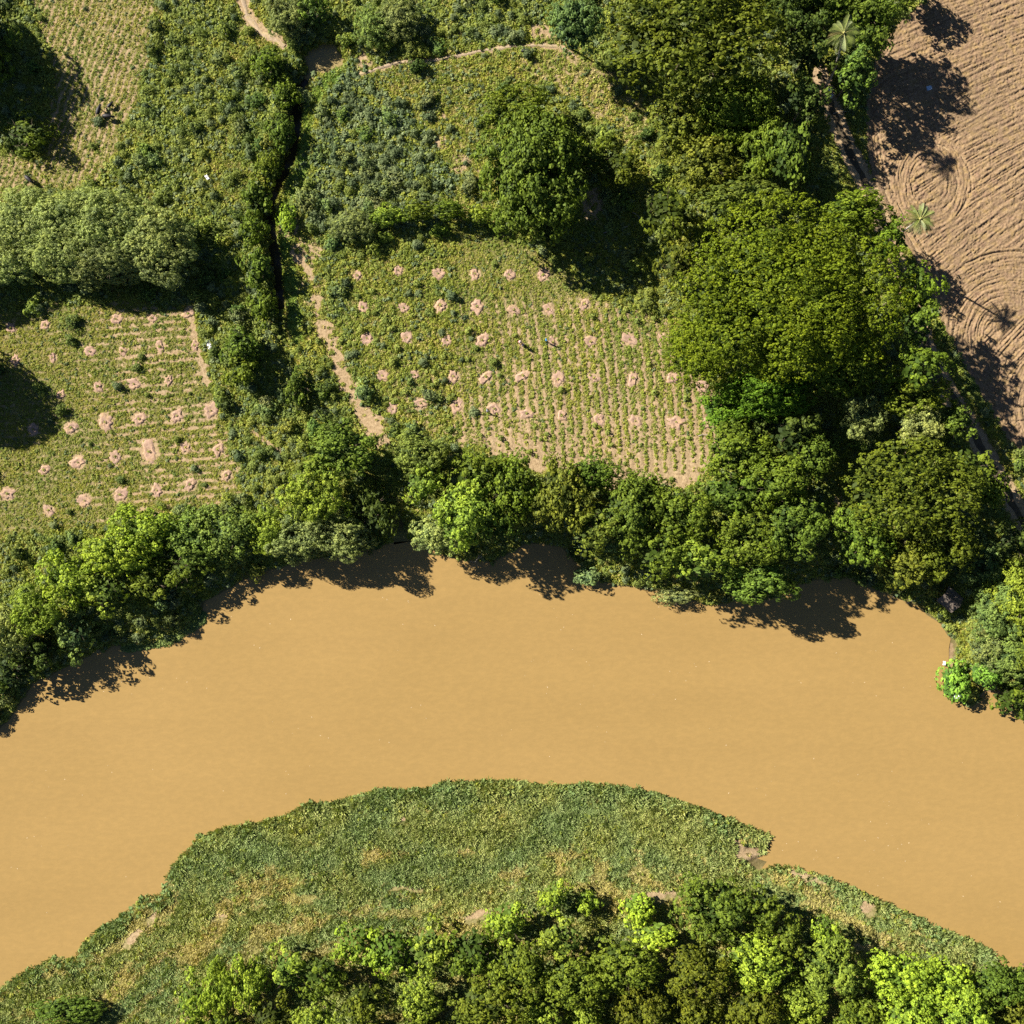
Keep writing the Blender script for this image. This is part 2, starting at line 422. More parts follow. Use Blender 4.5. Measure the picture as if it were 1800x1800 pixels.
def plain(name, col, rough=0.8, var=0.3, scale=3.0, bump=0.0, spec=0.3):
    m, nt, out = new_mat(name)
    tc = nt.nodes.new('ShaderNodeTexCoord')
    n = noise(nt, scale, 4, 0.6, tc.outputs['Object'])
    c = ramp(nt, n, [(0.3, tuple(k * (1 - var) for k in col)), (0.7, tuple(min(1, k * (1 + var)) for k in col))])
    p = nt.nodes.new('ShaderNodeBsdfPrincipled'); p.inputs['Roughness'].default_value = rough; p.inputs['Specular IOR Level'].default_value = spec
    nt.links.new(c, p.inputs['Base Color'])
    if bump:
        b = nt.nodes.new('ShaderNodeBump'); b.inputs['Strength'].default_value = bump; b.inputs['Distance'].default_value = 0.05
        nt.links.new(n, b.inputs['Height']); nt.links.new(b.outputs[0], p.inputs['Normal'])
    nt.links.new(p.outputs[0], out.inputs[0]); return m

# soil colours
SOIL = (0.365, 0.28, 0.165); SOIL_D = (0.18, 0.125, 0.07); STRAW = (0.36, 0.31, 0.14); TURF = (0.13, 0.14, 0.04)

def ground_material():
    m, nt, out = new_mat('ground_soil_and_turf')
    at = N(nt, 'ShaderNodeAttribute', attribute_name='zone'); sep = nt.nodes.new('ShaderNodeSeparateColor')
    nt.links.new(at.outputs['Color'], sep.inputs[0])
    geo = nt.nodes.new('ShaderNodeNewGeometry'); pos = geo.outputs['Position']
    n_f = noise(nt, 2.2, 5, 0.7, pos); n_m = noise(nt, 0.5, 4, 0.6, pos); n_l = noise(nt, 0.07, 3, 0.5, pos)
    soil = ramp(nt, n_f, [(0.25, SOIL_D), (0.5, SOIL), (0.75, (0.48, 0.385, 0.245))])
    soil = mix(nt, soil, mix(nt, soil, (1.08, 0.93, 0.86), 1.0, 'MULTIPLY'), math_(nt, 'MULTIPLY', n_l, 0.8))
    straw = ramp(nt, n_f, [(0.3, (0.16, 0.14, 0.05)), (0.7, STRAW)])
    turf = ramp(nt, n_m, [(0.3, (0.08, 0.095, 0.025)), (0.65, TURF)])
    veg = mix(nt, turf, straw, sep.outputs[1])
    bfac = math_(nt, 'ADD', sep.outputs[0], math_(nt, 'MULTIPLY', math_(nt, 'SUBTRACT', n_f, 0.5), 1.1))
    bfac = math_(nt, 'MULTIPLY', math_(nt, 'SUBTRACT', bfac, 0.28), 2.6, True)
    c = mix(nt, veg, soil, bfac)
    c = mix(nt, c, (0.115, 0.075, 0.04), sep.outputs[2])          # damp mud by the water
    p = nt.nodes.new('ShaderNodeBsdfPrincipled'); p.inputs['Roughness'].default_value = 0.95; p.inputs['Specular IOR Level'].default_value = 0.1
    nt.links.new(c, p.inputs['Base Color'])
    b = nt.nodes.new('ShaderNodeBump'); b.inputs['Strength'].default_value = 0.8; b.inputs['Distance'].default_value = 0.15
    nt.links.new(n_f, b.inputs['Height']); nt.links.new(b.outputs[0], p.inputs['Normal'])
    nt.links.new(p.outputs[0], out.inputs[0]); return m

def soil_material(name, dark, mid, light, scale=2.0, bump=0.5):
    m, nt, out = new_mat(name)
    geo = nt.nodes.new('ShaderNodeNewGeometry'); pos = geo.outputs['Position']
    n_f = noise(nt, scale, 6, 0.75, pos); n_l = noise(nt, 0.09, 3, 0.5, pos)
    c = ramp(nt, n_f, [(0.28, dark), (0.5, mid), (0.74, light)])
    n_s = noise(nt, 0.8, 4, 0.7, pos); c = mix(nt, c, mix(nt, c, (1.10, 1.10, 0.86), 1.0, 'MULTIPLY'), math_(nt, 'MULTIPLY', math_(nt, 'SUBTRACT', n_s, 0.5), 6.0, True))
    c = mix(nt, c, mix(nt, c, (0.86, 0.80, 0.90), 1.0, 'MULTIPLY'), math_(nt, 'MULTIPLY', math_(nt, 'SUBTRACT', 0.46, n_s), 6.0, True))
    c = mix(nt, c, mix(nt, c, (0.82, 0.84, 0.86), 1.0, 'MULTIPLY'), math_(nt, 'MULTIPLY', math_(nt, 'SUBTRACT', n_l, 0.4), 3.0, True))
    p = nt.nodes.new('ShaderNodeBsdfPrincipled'); p.inputs['Roughness'].default_value = 0.95; p.inputs['Specular IOR Level'].default_value = 0.1
    nt.links.new(c, p.inputs['Base Color'])
    b = nt.nodes.new('ShaderNodeBump'); b.inputs['Strength'].default_value = bump; b.inputs['Distance'].default_value = 0.12
    nt.links.new(n_f, b.inputs['Height']); nt.links.new(b.outputs[0], p.inputs['Normal'])
    nt.links.new(p.outputs[0], out.inputs[0]); return m

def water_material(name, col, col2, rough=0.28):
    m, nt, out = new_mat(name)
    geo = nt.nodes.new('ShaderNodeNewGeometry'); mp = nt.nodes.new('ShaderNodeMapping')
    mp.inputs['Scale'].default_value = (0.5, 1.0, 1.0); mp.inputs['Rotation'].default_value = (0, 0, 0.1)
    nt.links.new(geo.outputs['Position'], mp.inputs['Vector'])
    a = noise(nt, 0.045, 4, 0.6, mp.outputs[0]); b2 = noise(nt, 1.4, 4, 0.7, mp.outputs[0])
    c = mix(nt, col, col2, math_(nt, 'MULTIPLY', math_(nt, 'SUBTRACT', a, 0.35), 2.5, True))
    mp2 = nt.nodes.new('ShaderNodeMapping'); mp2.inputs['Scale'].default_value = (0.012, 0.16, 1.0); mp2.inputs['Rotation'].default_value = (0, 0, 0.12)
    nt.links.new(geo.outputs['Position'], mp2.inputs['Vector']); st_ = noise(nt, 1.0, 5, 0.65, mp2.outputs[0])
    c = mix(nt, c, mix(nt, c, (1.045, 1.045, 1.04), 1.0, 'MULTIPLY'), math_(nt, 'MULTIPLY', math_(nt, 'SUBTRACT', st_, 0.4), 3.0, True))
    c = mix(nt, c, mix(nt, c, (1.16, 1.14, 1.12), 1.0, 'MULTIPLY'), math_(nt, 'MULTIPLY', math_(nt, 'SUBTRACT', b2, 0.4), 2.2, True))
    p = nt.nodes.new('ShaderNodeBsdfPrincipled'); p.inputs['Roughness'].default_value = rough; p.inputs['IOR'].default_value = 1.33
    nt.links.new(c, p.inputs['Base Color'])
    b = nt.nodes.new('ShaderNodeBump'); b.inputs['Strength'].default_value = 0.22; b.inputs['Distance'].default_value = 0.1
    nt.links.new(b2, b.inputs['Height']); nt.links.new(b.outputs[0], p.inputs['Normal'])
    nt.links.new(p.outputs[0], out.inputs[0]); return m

M_GROUND = ground_material()
M_FIELD = soil_material('ploughed_soil', (0.155, 0.10, 0.056), (0.275, 0.187, 0.108), (0.37, 0.262, 0.16), 2.6, 0.9)
M_PATH = soil_material('trodden_dirt', (0.26, 0.19, 0.12), (0.40, 0.305, 0.20), (0.50, 0.39, 0.27), 3.0, 0.5)
M_ROAD = soil_material('shade_darkened_dirt_road', (0.06, 0.05, 0.032), (0.10, 0.078, 0.05), (0.15, 0.115, 0.075), 1.5, 0.4)  # dirt colour darkened to stand in for tree shade missing on the road
M_PIT = soil_material('dug_soil', (0.27, 0.17, 0.115), (0.42, 0.28, 0.20), (0.52, 0.37, 0.27), 3.0, 0.5)
M_WATER = water_material('muddy_river_water', (0.300, 0.197, 0.071), (0.326, 0.214, 0.079))
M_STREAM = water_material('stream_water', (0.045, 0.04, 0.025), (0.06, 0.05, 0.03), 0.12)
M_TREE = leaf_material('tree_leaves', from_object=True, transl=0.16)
M_BARK = plain('bark', (0.16, 0.12, 0.085), 0.9, 0.35, 3.0, 0.5)
M_PALE = plain('pale_dry_wood', (0.36, 0.32, 0.27), 0.85, 0.25, 3.0, 0.3)
M_BUSH = leaf_material('bush_leaves', [(0.105, 0.15, 0.040), (0.17, 0.22, 0.050), (0.24, 0.29, 0.062), (0.32, 0.35, 0.075)], 0.2, patch=0.35)
M_WEED = leaf_material('weed_leaves', [(0.14, 0.18, 0.026), (0.22, 0.27, 0.038), (0.30, 0.335, 0.055), (0.38, 0.37, 0.085)], 0.25, patch=0.35)
M_GRASS = leaf_material('meadow_grass_blades', [(0.19, 0.235, 0.03), (0.27, 0.305, 0.045), (0.35, 0.355, 0.065), (0.43, 0.39, 0.11)], 0.25, patch=0.4)
M_DRY = leaf_material('dry_grass_blades', [(0.30, 0.29, 0.08), (0.39, 0.36, 0.11), (0.47, 0.42, 0.15), (0.54, 0.46, 0.22)], 0.2, patch=0.3)
M_BANKG = leaf_material('riverside_grass_blades', [(0.19, 0.25, 0.075), (0.245, 0.31, 0.095), (0.305, 0.36, 0.12), (0.385, 0.42, 0.165)], 0.25, patch=0.55)
M_GREYB = leaf_material('grey_green_leaves', [(0.085, 0.125, 0.055), (0.14, 0.19, 0.085), (0.21, 0.265, 0.12), (0.30, 0.35, 0.16)], 0.2, patch=0.3)
M_LUSH = leaf_material('lush_grass_blades', [(0.19, 0.29, 0.05), (0.26, 0.38, 0.07), (0.34, 0.44, 0.10)], 0.25, patch=0.3)
M_HYA = leaf_material('water_weed_leaves', [(0.14, 0.21, 0.065), (0.20, 0.28, 0.09), (0.27, 0.35, 0.12)], 0.2, patch=0.5)
M_POOL = water_material('pool_water', (0.27, 0.21, 0.095), (0.31, 0.24, 0.11), 0.15)

# ------------------------------------------------------------------ ground sheet
def build_ground():
    step = 0.42; half = 112.0
    core = np.arange(-half, half + step / 2, step)
    ext = []; d = step; x = core[-1]
    while x < 4000: d *= 1.35; x += d; ext.append(x)
    ax = np.concatenate([-np.array(ext[::-1]), core, np.array(ext)])
    X, Y = np.meshgrid(ax, ax); x = X.ravel(); y = Y.ravel(); n = len(ax)
    z = land(x, y)
    core_m = (abs(x) < 105) & (abs(y) < 105)
    z = z + np.where(core_m, 0.0, 0)
    px, py = px_of(x, y)
    zo = np.zeros((len(x), 4), np.float32); zo[:, 3] = 1
    zo[:, 0] = 0.2; zo[:, 1] = 0.3
    idx = np.where(core_m)[0]
    b, dr, de, bu, _ = zones(px[idx], py[idx])
    zo[idx, 0] = b; zo[idx, 1] = dr
    zo[:, 2] = sstep(WATER_Z + 0.35, WATER_Z + 0.02, z) * 0.5 + 0.5 * sstep(-1.2, -2.0, z) * (py < 960) * (line_dist(x, y, N_BANK_W) > 8) * 0.6
    i = np.arange(n - 1); A = (i[:, None] * n + i[None, :]).ravel()
    f = np.stack([A, A + 1, A + n + 1, A + n], 1)
    me = mesh_np('ground', np.stack([x, y, z], 1), f, [M_GROUND], True, {'zone': ('POINT', 'FLOAT_COLOR', zo)})
    o = link('ground', me); tag(o, 'green and sandy ground of the fields and river banks', kind='structure')
build_ground()

def build_water():
    v = [(a, b, WATER_Z) for a, b in N_BANK_W] + [(a, b, WATER_Z) for a, b in S_BANK_W]
    # one wide sheet at the river level; the banks rise through it
    pts = []
    n = len(N_BANK_W)
    mb = MB()
    ext = 6.0
    poly = [(a, b + ext * 0.6, WATER_Z) for a, b in N_BANK_W] + [(a, b - ext * 0.3, WATER_Z) for a, b in S_BANK_W[::-1]]
    import bmesh
    bm = bmesh.new(); vs = [bm.verts.new(p) for p in poly]; f = bm.faces.new(vs)
    bmesh.ops.triangulate(bm, faces=[f]); me = bpy.data.meshes.new('river'); 
    bmesh.ops.recalc_face_normals(bm, faces=bm.faces[:])
    if bm.faces[0].normal.z < 0: bmesh.ops.reverse_faces(bm, faces=bm.faces[:])
    bm.to_mesh(me); bm.free(); me.materials.append(M_WATER)
    tag(link('river', me), 'wide muddy ochre river bending between the two green banks', kind='structure')
    # stream in the ditch and its pond
    P = DITCH_W; L = len(P); vv = []; ff = []
    for i, (x, y) in enumerate(P):
        a = Vector(P[min(i + 1, L - 1)]) - Vector(P[max(i - 1, 0)]); a.normalize(); nx, ny = -a.y, a.x
        w = 1.5; z = -1.75 - .25 * sstep(6, L * .5, i) - 1.0 * sstep(L * .8, L * .95, i)
        vv += [(x + nx * w, y + ny * w, z), (x - nx * w, y - ny * w, z)]
        if i: ff.append((2 * i - 2, 2 * i - 1, 2 * i + 1, 2 * i))
    c = W(*POND); vp = [(c[0] + math.cos(t) * 5.4, c[1] + math.sin(t) * 4.3, -1.55) for t in [k * math.pi / 16 for k in range(32)]]
    mp_ = bpy.data.meshes.new('pool'); mp_.from_pydata(vp, [], [tuple(range(32))]); mp_.materials.append(M_POOL); mp_.update()
    tag(link('pool_water', mp_), 'small brown pool at the head of the ditch', kind='structure')
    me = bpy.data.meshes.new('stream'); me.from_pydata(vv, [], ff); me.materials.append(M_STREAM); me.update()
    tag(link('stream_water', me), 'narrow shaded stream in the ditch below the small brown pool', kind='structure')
build_water()

# ------------------------------------------------------------------ ploughed field with real furrows
def build_field():
    st = 0.16
    xs = np.arange(61, 108, st); ys = np.arange(0, 104, st)
    X, Y = np.meshgrid(xs, ys); x = X.ravel(); y = Y.ravel(); nx = len(xs); ny = len(ys)
    px, py = px_of(x, y)
    ins = in_poly(px + 5 * (fbm(px / 9, py / 9, 3) - .5), py + 5 * (fbm(px / 9, py / 9, 4) - .5), FIELD)
    ed = line_dist(px, py, FIELD[:16])
    ang = math.radians(31)
    a2 = ang + 0.10 * np.sin(py / 260.0)
    u = px * np.cos(a2) - py * np.sin(a2); v = px * np.sin(a2) + py * np.cos(a2)
    zones_arc = [((1632, 322), 78), ((1775, 592), 158), ((1885, 715), 150)]
    V = v.copy(); U = u.copy(); pr = np.zeros(px.shape)
    for q, ((cx, cy), R) in enumerate(zones_arc):
        wob = 10 * (fbm(px / 60, py / 60, 90 + q) - .5)
        d = np.hypot((px - cx) * (1.15 if q == 0 else 1), (py - cy) * (.85 if q == 0 else 1)) + wob; th = np.arctan2(py - cy, px - cx)
        k = (d < R + 14 * (fbm(px / 20, py / 20, 9) - .5)) & (d > (34 if q == 0 else 45))
        V = np.where(k, d, V); U = np.where(k, th * np.maximum(d, 25), U); pr = np.where(k, 1, pr)
    hl = (ed < 18) & (py < 520) & (pr == 0)
    V = np.where(hl, ed, V); U = np.where(hl, py, U)
    ww = 1.6 * (fbm(U / 150, V / 30, 21) - .5)
    h = 0.040 * np.sin(V / 5.1 * 2 * np.pi + 2 * np.pi * ww) * (0.1 + 1.5 * vnoise(U / 30, V / 8, 6) ** 1.5)
    h += 0.035 * np.sin(V / 14.0 * 2 * np.pi + 6 * ww)
    h += 0.17 * (vnoise(U / 26, V / 2.4, 22) - .5) * (0.4 + 1.0 * vnoise(px / 30, py / 30, 2)) + 0.10 * (vnoise(U / 9, V / 1.8, 24) - .5)
    h += 0.15 * (vnoise(px / 1.8, py / 1.8, 23) - .5) * (.4 + 1.2 * vnoise(px / 22, py / 22, 29))
    # tyre ruts
    for c, R0 in (((1632, 322), (50, 57, 68, 75)), ((1606, 190), (44, 52, 56)), ((1775, 592), (66, 72, 98, 105, 124, 131, 150))):
        d = np.hypot(px - c[0], py - c[1]) + 8 * (fbm(px / 70, py / 70, c[0]) - .5)
        for r in R0: h -= 0.17 * np.exp(-((d - r) / 1.3) ** 2) * sstep(.35, .6, vnoise(px / 30, py / 30, int(r)))
    for r in (12, 24): h -= 0.20 * np.exp(-((ed - r) / 1.3) ** 2) * (py < 500) * (py > 220)
    z = 0.16 + 1.3 * h * sstep(-2, 14, ed)
    vid = -np.ones(nx * ny, int); k = np.where(ins)[0]; vid[k] = np.arange(len(k))
    i = np.arange(ny - 1)[:, None] * nx + np.arange(nx - 1)[None, :]; i = i.ravel()
    q = np.stack([i, i + 1, i + nx + 1, i + nx], 1); ok = (vid[q] >= 0).all(1)
    me = mesh_np('ploughed_field', np.stack([x, y, z], 1)[k], vid[q[ok]], [M_FIELD], True)
    tag(link('ploughed_field', me), 'bare ploughed sandy field with furrows and curved turning tracks', kind='structure')
build_field()

def ribbon(name, pts, width, mat, dz, label, seed, tex=9.0):
    P = smooth_line(pts, 3); vv = []; ff = []; cols = 5
    for i, (a, b) in enumerate(P):
        q0 = P[max(i - 1, 0)]; q1 = P[min(i + 1, len(P) - 1)]
        d = Vector((q1[0] - q0[0], q1[1] - q0[1])); d.normalize(); nx, ny = -d.y, d.x
        w = width * (0.55 + 0.9 * float(vnoise(a / tex, b / tex, seed)))
        off = (float(vnoise(a / 14, b / 14, seed + 3)) - .5) * width
        for c in range(cols):
            t = (c / (cols - 1) - .5) * 2
            vv.append(W(a + nx * (t * w + off), b + ny * (t * w + off)))
    v = np.array(vv); z = land(v[:, 0], v[:, 1]) + dz
    edge = (np.arange(len(v)) % cols == 0) | (np.arange(len(v)) % cols == cols - 1)
    z = z - np.where(edge, dz * 0.8, 0)
    for i in range(len(P) - 1):
        for c in range(cols - 1):
            a = i * cols + c; ff.append((a, a + 1, a + cols + 1, a + cols))
    me = mesh_np(name, np.column_stack([v, z]), np.array(ff)[:, ::-1] if False else np.array(ff), [mat], True)
    tag(link(name, me), label, kind='structure')

ribbon('footpath', PATHS['north'], 2.6, M_PATH, 0.10, 'thin pale dirt footpath running right from the small pool', 1)
ribbon('footpath', PATHS['north_west'], 4.2, M_PATH, 0.10, 'pale dirt footpath leading down from the top edge to the pool', 2)
#ribbon('footpath', PATHS['ditch_side'][6:], 4, M_PATH, 0.10, 'pale dirt footpath between the ditch and the middle plantation', 3)
#ribbon('footpath', PATHS['left_field'], 3, M_PATH, 0.08, 'short dirt strip on the right edge of the left plantation', 4)
#ribbon('footpath', PATHS['south_rows'], 4, M_PATH, 0.08, 'curved sandy strip below the planted rows', 5)
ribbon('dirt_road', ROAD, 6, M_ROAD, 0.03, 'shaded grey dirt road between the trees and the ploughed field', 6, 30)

# ------------------------------------------------------------------ foliage meshes
def leaf_cloud(centres, normals, size, tint, jitter=0.55, aspect=1.0, fold=0.18, spin=None):
    """one folded four-sided leaf per centre"""
    n = len(centres)
    nr = normals + rng.normal(0, jitter, (n, 3)); nr /= np.linalg.norm(nr, axis=1)[:, None] + 1e-9
    t = rng.normal(0, 1, (n, 3)) if spin is None else spin
    a = np.cross(nr, t); a /= np.linalg.norm(a, axis=1)[:, None] + 1e-9
    b = np.cross(nr, a)
    s = (size * np.ones(n))[:, None]
    p0 = centres - b * s; p2 = centres + b * s
    p1 = centres + a * s * 0.6 * aspect + nr * s * fold; p3 = centres - a * s * 0.6 * aspect + nr * s * fold
    v = np.stack([p0, p1, p2, p3], 1).reshape(-1, 3)
    f = np.arange(n * 4).reshape(n, 4)
    return v, f, tint

def sph(n, zmin=-1.0):
    z = rng.uniform(zmin, 1, n); t = rng.uniform(0, 2 * np.pi, n); r = np.sqrt(1 - z * z)
    return np.stack([r * np.cos(t), r * np.sin(t), z], 1)

def dome_points(n, zmin=-0.15):
    """evenly spread (golden spiral) with jitter"""
    i = np.arange(n) + 0.5
    z = 1 - (1 - zmin) * i / n; t = math.pi * (1 + 5 ** 0.5) * i; r = np.sqrt(np.clip(1 - z * z, 0, 1))
    p = np.stack([r * np.cos(t), r * np.sin(t), z], 1) + rng.normal(0, 0.9 / math.sqrt(n), (n, 3))
    return p / np.linalg.norm(p, axis=1)[:, None]

def make_crown(name, R, Hc, lobes, lobe_r, clump_r, per_clump, leaf, mat, aspect=1.0, irregular=0.25, flat=1.0, droop=0.0, clump_gap=1.0, disc=False, undul=0.0):
    """crown: lobes on a dome, round clumps on each lobe, leaves on each clump. Origin at the crown's base centre; Hc = depth of crown"""
    C = []; Nn = []; T = []
    if disc:
        i = np.arange(lobes) + 0.5; r = np.sqrt(i / lobes); t = math.pi * (1 + 5 ** 0.5) * i
        L = np.stack([r * np.cos(t), r * np.sin(t), np.sqrt(np.clip(1 - r * r, 0, 1))], 1) + rng.normal(0, .35 / math.sqrt(lobes), (lobes, 3))
    else: L = dome_points(lobes, -0.05)
    sd = random.random() * 50
    for k in range(lobes):
        d = L[k]; az = math.atan2(d[1], d[0])
        Rk = R * (1 + irregular * (2 * float(fbm(np.array(math.cos(az) * 1.6 + sd), np.array(math.sin(az) * 1.6 + R), 77)) - 1))
        lr = lobe_r * random.uniform(0.75, 1.25)
        zz = (max(d[2], 0) ** flat if d[2] > 0 else d[2])
        pos = np.array([d[0] * max(Rk - lr * 0.8, 0.1), d[1] * max(Rk - lr * 0.8, 0.1), Hc * 0.25 + max(Hc * 0.75 - lr * 0.5, 0.1) * zz])
        if undul: pos[2] += undul * (2 * float(fbm(pos[0] / 5.5 + sd, pos[1] / 5.5, 9, 2)) - 1)
        pos += rng.normal(0, lr * 0.18, 3)
        nc = max(4, int(2.6 * (lr / clump_r) ** 2 / clump_gap))
        cd = sph(nc, -0.35)
        rad = lr * rng.uniform(0.75, 1.04, nc)[:, None]
        cp = pos + cd * rad * np.array([1, 1, 0.8])
        outward = cd * 0.7 + np.array([d[0], d[1], d[2] + 0.55]) * 0.6
        o = outward / (np.linalg.norm(outward, axis=1)[:, None] + 1e-9)
        m = per_clump
        dd = sph(nc * m, -1).reshape(nc, m, 3) + o[:, None, :] * 0.75; dd /= np.linalg.norm(dd, axis=2)[..., None]
        cr = clump_r * rng.uniform(.7, 1.25, nc)[:, None, None]
        off = dd * cr * rng.uniform(.75, 1.1, (nc, m))[..., None]; off[..., 2] *= 0.8
        if droop: off[..., 2] -= droop * rng.uniform(0, 1, (nc, m)) ** 1.5
        P = cp[:, None, :] + off
        Nrm = dd * 0.9 + o[:, None, :] * 0.35
        lt = random.random()
        tt = np.clip(0.2 * lt + 0.5 * rng.random(nc)[:, None] ** 1.3 + 0.35 * rng.random((nc, m)), 0, 1)
        C.append(P.reshape(-1, 3)); Nn.append(Nrm.reshape(-1, 3)); T.append(tt.ravel())
    C = np.concatenate(C); Nn = np.concatenate(Nn); T = np.concatenate(T)
    sz = leaf * rng.uniform(0.7, 1.3, len(C))
    # deeper leaves inside the crown
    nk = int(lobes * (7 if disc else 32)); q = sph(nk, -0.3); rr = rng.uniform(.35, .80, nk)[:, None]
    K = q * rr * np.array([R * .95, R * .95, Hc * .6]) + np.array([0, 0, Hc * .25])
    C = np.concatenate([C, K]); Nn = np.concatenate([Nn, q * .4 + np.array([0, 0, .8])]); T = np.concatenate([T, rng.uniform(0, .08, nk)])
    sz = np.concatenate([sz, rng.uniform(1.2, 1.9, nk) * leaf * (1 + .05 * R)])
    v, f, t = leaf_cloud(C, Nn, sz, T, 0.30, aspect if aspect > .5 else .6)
    return mesh_np(name, v, f, [mat], False, {'tint': ('FACE', 'FLOAT', t.astype(np.float32))})

def crown_tier(R, kind):
    if kind == 'rain':    # even, wide umbrella of small clumps
        return make_crown('crown', R, R * 0.42, int(2.1 * R * R), 0.72, 0.40, 7, 0.21, M_TREE, irregular=0.3, flat=0.9, clump_gap=1.3, disc=True, undul=3.4)
    if kind == 'broad':
        return make_crown('crown', R, R * 1.0, max(9, int(0.85 * R * R)), 0.17 * R + 0.55, 0.42, 9, 0.22, M_TREE, irregular=0.4, flat=0.8, clump_gap=1.3)
    if kind == 'lump':    # ragged, separate boughs with deep gaps
        return make_crown('crown', R, R * 1.1, max(7, int(0.42 * R * R)), 0.20 * R + 0.5, 0.50, 11, 0.25, M_TREE, irregular=0.6, flat=0.9, clump_gap=1.3)
    if kind == 'fine':    # feathery small leaves, drooping
        return make_crown('crown', R, R * 0.95, max(9, int(0.9 * R * R)), 0.17 * R + 0.5, 0.36, 15, 0.19, M_TREE, aspect=0.35, irregular=0.4, flat=0.8, droop=0.4, clump_gap=1.2)

CROWNS = {}
for kind, sizes in (('rain', (9.0, 20.0)), ('broad', (3.0, 5.0, 7.5)), ('lump', (2.4, 4.2, 6.5)), ('fine', (2.6, 4.5, 7.5))):
    for R in sizes:
        CROWNS[(kind, R)] = [crown_tier(R, kind) for _ in range(1 if kind == 'rain' else 2)]

def make_trunk(h, spread, r0, seed, twigs=0):
    rd = random.Random(seed); mb = MB()
    fork = h * rd.uniform(0.28, 0.4)
    lean = (rd.uniform(-.05, .05) * h, rd.uniform(-.05, .05) * h)
    base = [(0, 0, -0.4), (lean[0] * .2, lean[1] * .2, fork * .45), (lean[0] * .5, lean[1] * .5, fork)]
    mb.tube(base, [r0 * 1.35, r0 * 0.95, r0 * 0.8], 8)
    nb = rd.randint(5, 7)
    for k in range(nb):
        az = 2 * math.pi * (k + rd.uniform(-.25, .25)) / nb; R = spread * rd.uniform(.55, .85); top = h * rd.uniform(.72, .92)
        p = [base[2], (base[2][0] + math.cos(az) * R * .35, base[2][1] + math.sin(az) * R * .35, fork + (top - fork) * .5),
             (base[2][0] + math.cos(az + .15) * R * .75, base[2][1] + math.sin(az + .15) * R * .75, fork + (top - fork) * .85), (math.cos(az) * R, math.sin(az) * R, top)]
        mb.tube(p, [r0 * .55, r0 * .38, r0 * .22, r0 * .06], 6)
        for j in range(2 + twigs):
            q = Vector(p[1 + (j % 2)]); a2 = az + rd.uniform(-1.2, 1.2); l = R * rd.uniform(.3, .55)
            mb.tube([q, q + Vector((math.cos(a2) * l * .5, math.sin(a2) * l * .5, h * .08)), q + Vector((math.cos(a2) * l, math.sin(a2) * l, h * rd.uniform(.08, .18)))], [r0 * .2, r0 * .12, r0 * .03], 5)
    return mb.mesh('trunk', [M_BARK])
TRUNKS = {R: make_trunk(10, R, 0.10 + 0.022 * R, int(R * 10)) for R in (3.0, 5.0, 8.0, 20.0)}

COLS = dict(rain=(0.094, 0.134, 0.009), olive=(0.080, 0.100, 0.012), mid=(0.092, 0.130, 0.017), green=(0.076, 0.118, 0.019), light=(0.165, 0.225, 0.034),
            bright=(0.175, 0.25, 0.032), yellow=(0.20, 0.285, 0.034), pale=(0.22, 0.265, 0.105), grey=(0.15, 0.19, 0.078), blue=(0.085, 0.135, 0.052), brown=(0.108, 0.132, 0.022), dark=(0.055, 0.083, 0.018))

TREE_XY = []
def tree(px, py, rx, ry, h, kind, col, label, name='tree', cat='tree', group=None, vary=0.0):
    """px, py: middle of the crown as surveyed; rx, ry: crown radii (photograph pixels); h: height in metres"""
    zc = h * (0.85 if kind == 'rain' else 0.68)
    X, Y = W(px, py, zc); s = (CAM_H - zc) / CAM_H * MPP
    gz = land1(X, Y); gz = max(gz, WATER_Z + 0.1)
    Rx, Ry = rx * s, ry * s; R = (Rx + Ry) / 2
    sizes = [k[1] for k in CROWNS if k[0] == kind]; q = min(sizes, key=lambda t: abs(math.log(t / R)))
    me = random.choice(CROWNS[(kind, q)])
    root = empty(name, (X, Y, gz)); tag(root, label, cat, group)
    c = bpy.data.objects.new('crown', me); COL.objects.link(c); c.parent = root
    depth = {'rain': .42, 'broad': 1.0, 'lump': 1.1, 'fine': .95}[kind] * q
    top = h + (0.0)
    dz = min(top * 0.75, depth * R / q * 1.05)
    sz = dz / depth
    c.location = (0, 0, top - dz)
    rot = random.choice([0, math.pi / 2, math.pi, 3 * math.pi / 2]) if abs(Rx - Ry) > 0.5 else random.uniform(0, 6.28)
    if abs(Rx - Ry) > 0.5 and rot in (math.pi / 2, 3 * math.pi / 2): c.scale = (Ry / q, Rx / q, sz)
    else: c.scale = (Rx / q, Ry / q, sz)
    c.rotation_euler = (0, 0, rot)
    b = COLS[col] if isinstance(col, str) else col
    v = 1 + random.uniform(-vary, vary)
    c.color = (b[0] * v * random.uniform(.94, 1.06), b[1] * v, b[2] * v, 1)
    tq = min(TRUNKS, key=lambda t: abs(math.log(t / R)))
    t = bpy.data.objects.new('trunk', TRUNKS[tq]); COL.objects.link(t); t.parent = root
    t.scale = (R / tq * .8, R / tq * .8, h / 10 * .93); t.rotation_euler = (0, 0, random.uniform(0, 6.28))
    TREE_XY.append((X, Y, R))
    return root

